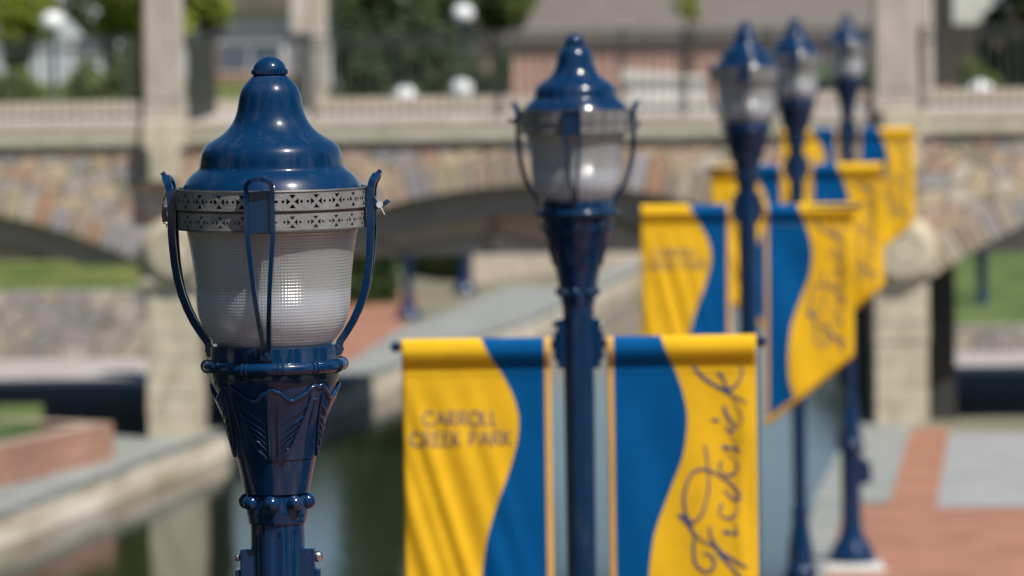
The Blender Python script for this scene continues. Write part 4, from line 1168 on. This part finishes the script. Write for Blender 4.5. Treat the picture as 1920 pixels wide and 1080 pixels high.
SCRIPT = [
 ([(1298, 686), (1318, 707), (1337, 720), (1357, 731), (1376, 743), (1400, 754)], [7, 8, 7, 9, 5, 3]),
 ([(1345, 700), (1353, 705), (1359, 717), (1364, 730), (1376, 726), (1386, 713), (1391, 699), (1388, 686)], [8, 8, 5, 10, 6, 5, 5, 4]),
 ([(1374, 748), (1384, 767), (1391, 786), (1382, 800)], [2, 3, 3, 2]),
 ([(1357, 761), (1361, 775), (1368, 788), (1378, 798), (1370, 810), (1361, 798)], [6, 8, 7, 5, 8, 3]),
 ([(1334, 789), (1341, 788), (1349, 789)], [5, 7, 5]),
 ([(1370, 814), (1380, 835), (1384, 846)], [2, 3, 6]), ([(1355, 836), (1362, 840), (1375, 841), (1385, 848)], [9, 10, 4, 9]),
 ([(1361, 850), (1376, 859), (1384, 876), (1378, 888)], [2, 3, 3, 4]),
 ([(1321, 834), (1326, 860), (1328, 886), (1329, 917), (1323, 945), (1315, 967), (1301, 980), (1292, 975), (1284, 957), (1283, 927), (1291, 899), (1305, 883), (1328, 882), (1354, 896), (1376, 913), (1386, 931), (1381, 939), (1368, 930), (1358, 919)],
  [4, 5, 4, 5, 5, 6, 6, 5, 7, 7, 6, 6, 6, 5, 7, 8, 7, 5, 3]),
 ([(1352, 866), (1350, 876), (1354, 887), (1364, 892), (1373, 890), (1382, 881), (1380, 868)], [9, 5, 3, 5, 8, 4, 2]),
 ([(1354, 946), (1349, 957), (1354, 968), (1364, 973), (1373, 971), (1382, 961), (1381, 946)], [9, 4, 3, 5, 8, 4, 2]),
 ([(1357, 996), (1364, 1000), (1372, 999), (1383, 1004)], [9, 9, 4, 9]), ([(1377, 980), (1381, 992), (1383, 1002)], [2, 3, 6]),
 ([(1270, 966), (1281, 972), (1291, 983), (1298, 996), (1303, 1007), (1301, 1023), (1301, 1043), (1305, 1059), (1320, 1073), (1335, 1070), (1340, 1056), (1332, 1042), (1319, 1038)], [2, 13, 12, 8, 6, 7, 7, 7, 6, 7, 7, 6, 4]),
 ([(1303, 1003), (1321, 1017), (1338, 1025), (1354, 1037), (1378, 1052), (1402, 1066)], [4, 4, 5, 6, 7, 5]),
 ([(1330, 988), (1334, 1010), (1350, 1037), (1366, 1058), (1385, 1080), (1396, 1092)], [5, 6, 11, 7, 6, 4]),
]
GL = {  # capitals as strokes on a 0..1 box
 'C': ([[(.95, .18), (.7, .02), (.35, .04), (.06, .35), (.06, .65), (.35, .96), (.7, .98), (.95, .82)]], .9),
 'A': ([[(.0, 1), (.25, .5), (.48, 0)], [(.48, 0), (.75, .5), (1.0, 1)], [(.18, .64), (.5, .64), (.84, .64)]], .85),
 'R': ([[(.1, 0), (.1, .5), (.1, 1)], [(.1, .02), (.6, .02), (.85, .25), (.6, .5), (.1, .52)], [(.4, .52), (.65, .78), (.98, 1)]], .72),
 'O': ([[(.5, .0), (.14, .15), (.02, .5), (.14, .85), (.5, 1), (.86, .85), (.98, .5), (.86, .15), (.5, .0)]], .95),
 'L': ([[(.1, 0), (.1, .5), (.1, 1)], [(.1, .98), (.5, .98), (.9, .98)]], .55),
 'E': ([[(.1, 0), (.1, .5), (.1, 1)], [(.1, .02), (.5, .02), (.9, .02)], [(.1, .48), (.45, .48), (.8, .48)], [(.1, .98), (.5, .98), (.92, .98)]], .58),
 'K': ([[(.1, 0), (.1, .5), (.1, 1)], [(.9, 0), (.5, .28), (.1, .55)], [(.3, .42), (.6, .72), (.98, 1)]], .7),
 'P': ([[(.1, 0), (.1, .5), (.1, 1)], [(.1, .02), (.6, .02), (.88, .26), (.6, .52), (.1, .55)]], .66),
 ' ': ([], .40)}
def text_line(mb, s, x0, x1, y0, y1):
    adv = [GL[c][1] for c in s]; gap = .14; tot = sum(adv) + gap * (len(s) - 1)
    k = (x1 - x0) / tot; x = x0
    for c, a in zip(s, adv):
        for i, st in enumerate(GL[c][0]):
            w_ = 3.7 if (i == 0) else 2.8
            ribbon(mb, [(x + p[0] * a * k, y0 + p[1] * (y1 - y0) - .0145 * (x - 860)) for p in st], [w_] * len(st), False, 3)
        x += (a + gap) * k
def make_banners():
    r = make_banner(True); mb = MB()
    for p, wd in SCRIPT: ribbon(mb, p, [q * .76 for q in wd], True)
    o = mb.build('lettering', M['ink'], r); o['label'] = 'blue script word Frederick running upward'
    l = make_banner(False); mb = MB()
    text_line(mb, 'CARROLL', 792, 932, 771, 797); text_line(mb, 'CREEK PARK', 768, 958, 809, 836)
    o = mb.build('lettering', M['ink_grey'], l); o['label'] = 'grey capitals CARROLL CREEK PARK'
    return l, r

lampA = make_lamp(0.0, True)
lamp0 = make_lamp(0.0, False)
lampS = make_globe_lamp()
ZL = 0.0
def put(proto, X, Y, z, rz, label, group=None, used=set()):
    o = proto if proto.name not in used else copy_tree(proto)
    used.add(proto.name)
    o.location = (X, Y, z); o.rotation_euler = (0, 0, rz)
    tag(o, label, 'street lamp', group)
    return o
def lamp_at(px, py, Y): return at(px, py, Y).x
GL_ = 'blue street lamps in a row along the creek'
put(lamp0, lamp_at(505, 106, 10.5), 10.5, 0, 0, 'nearest blue street lamp in sharp focus with silver perforated bands', GL_)
spots = [(1077, 63, 18.13, math.radians(180 + 1), 'second', 'nearest pair of banners'), (1397, 40, 30.1, 0, 'third', 'middle pair'), (1490, 38, 37.5, math.radians(90), 'fourth', ''), (1587, 28, 48.3, 0, 'fifth', '')]
desc = {'second': 'second nearest blue street lamp, between the largest pair of banners',
        'third': 'third blue street lamp in the row, its tip left of two smaller lamps',
        'fourth': 'fourth blue street lamp, its head between the third and fifth lamp heads',
        'fifth': 'farthest lamp of the row, smallest head, on a white plinth by the brick paving'}
where = {'second': 'nearest and largest', 'third': 'second nearest', 'fourth': 'third nearest', 'fifth': 'farthest'}
ul, ur = False, False
for i, (px, py, Y, rz, nm, _) in enumerate(spots):
    X = lamp_at(px, py, Y)
    put(lampA, X, Y, 0, 0 if nm != 'second' else PI, desc[nm], GL_)
    PH[0] = (0, .9, 1.7, 2.6)[i]
    for o, side in zip(make_banners(), 'lr'):
        o.location = (X, Y, 4.39); o.rotation_euler = (0, math.radians((0, .3, -.4, .5)[i]), math.radians((0, 2, -3, 1)[i]))
        if side == 'l': tag(o, 'CARROLL CREEK PARK banner on the left arm of the %s bannered lamp' % where[nm], 'banner', 'lamp post banners reading CARROLL CREEK PARK')
        else: tag(o, 'banner with script Frederick on the right arm of the %s bannered lamp' % where[nm], 'banner', 'lamp post banners with the script word Frederick')
GS = 'white globe lamps beyond the bridge'
p = gr(766, 600); put(lampS, p.x, p.y, 0, 0, 'white globe lamp standing on brick and grey paving just beyond the arch', GS)
p = gr(871, 552); put(lampS, p.x, p.y, 0, .5, 'small white globe lamp farther along the grey walk beyond the arch', GS)
p = gr(1842, 603); put(lampS, p.x, p.y, 0, .2, 'white globe lamp standing on the lawn seen through the right arch', GS)
p = at(868, 22, 104); put(lampS, p.x, 104, 1.5, .9, 'lamp whose white globe shows at the top of the photo against trees', GS)
p = at(98, 42, 98); put(lampS, p.x, 98, p.z - 4.06, .4, 'white globe lamp at the top left corner against pale building and trees', GS)
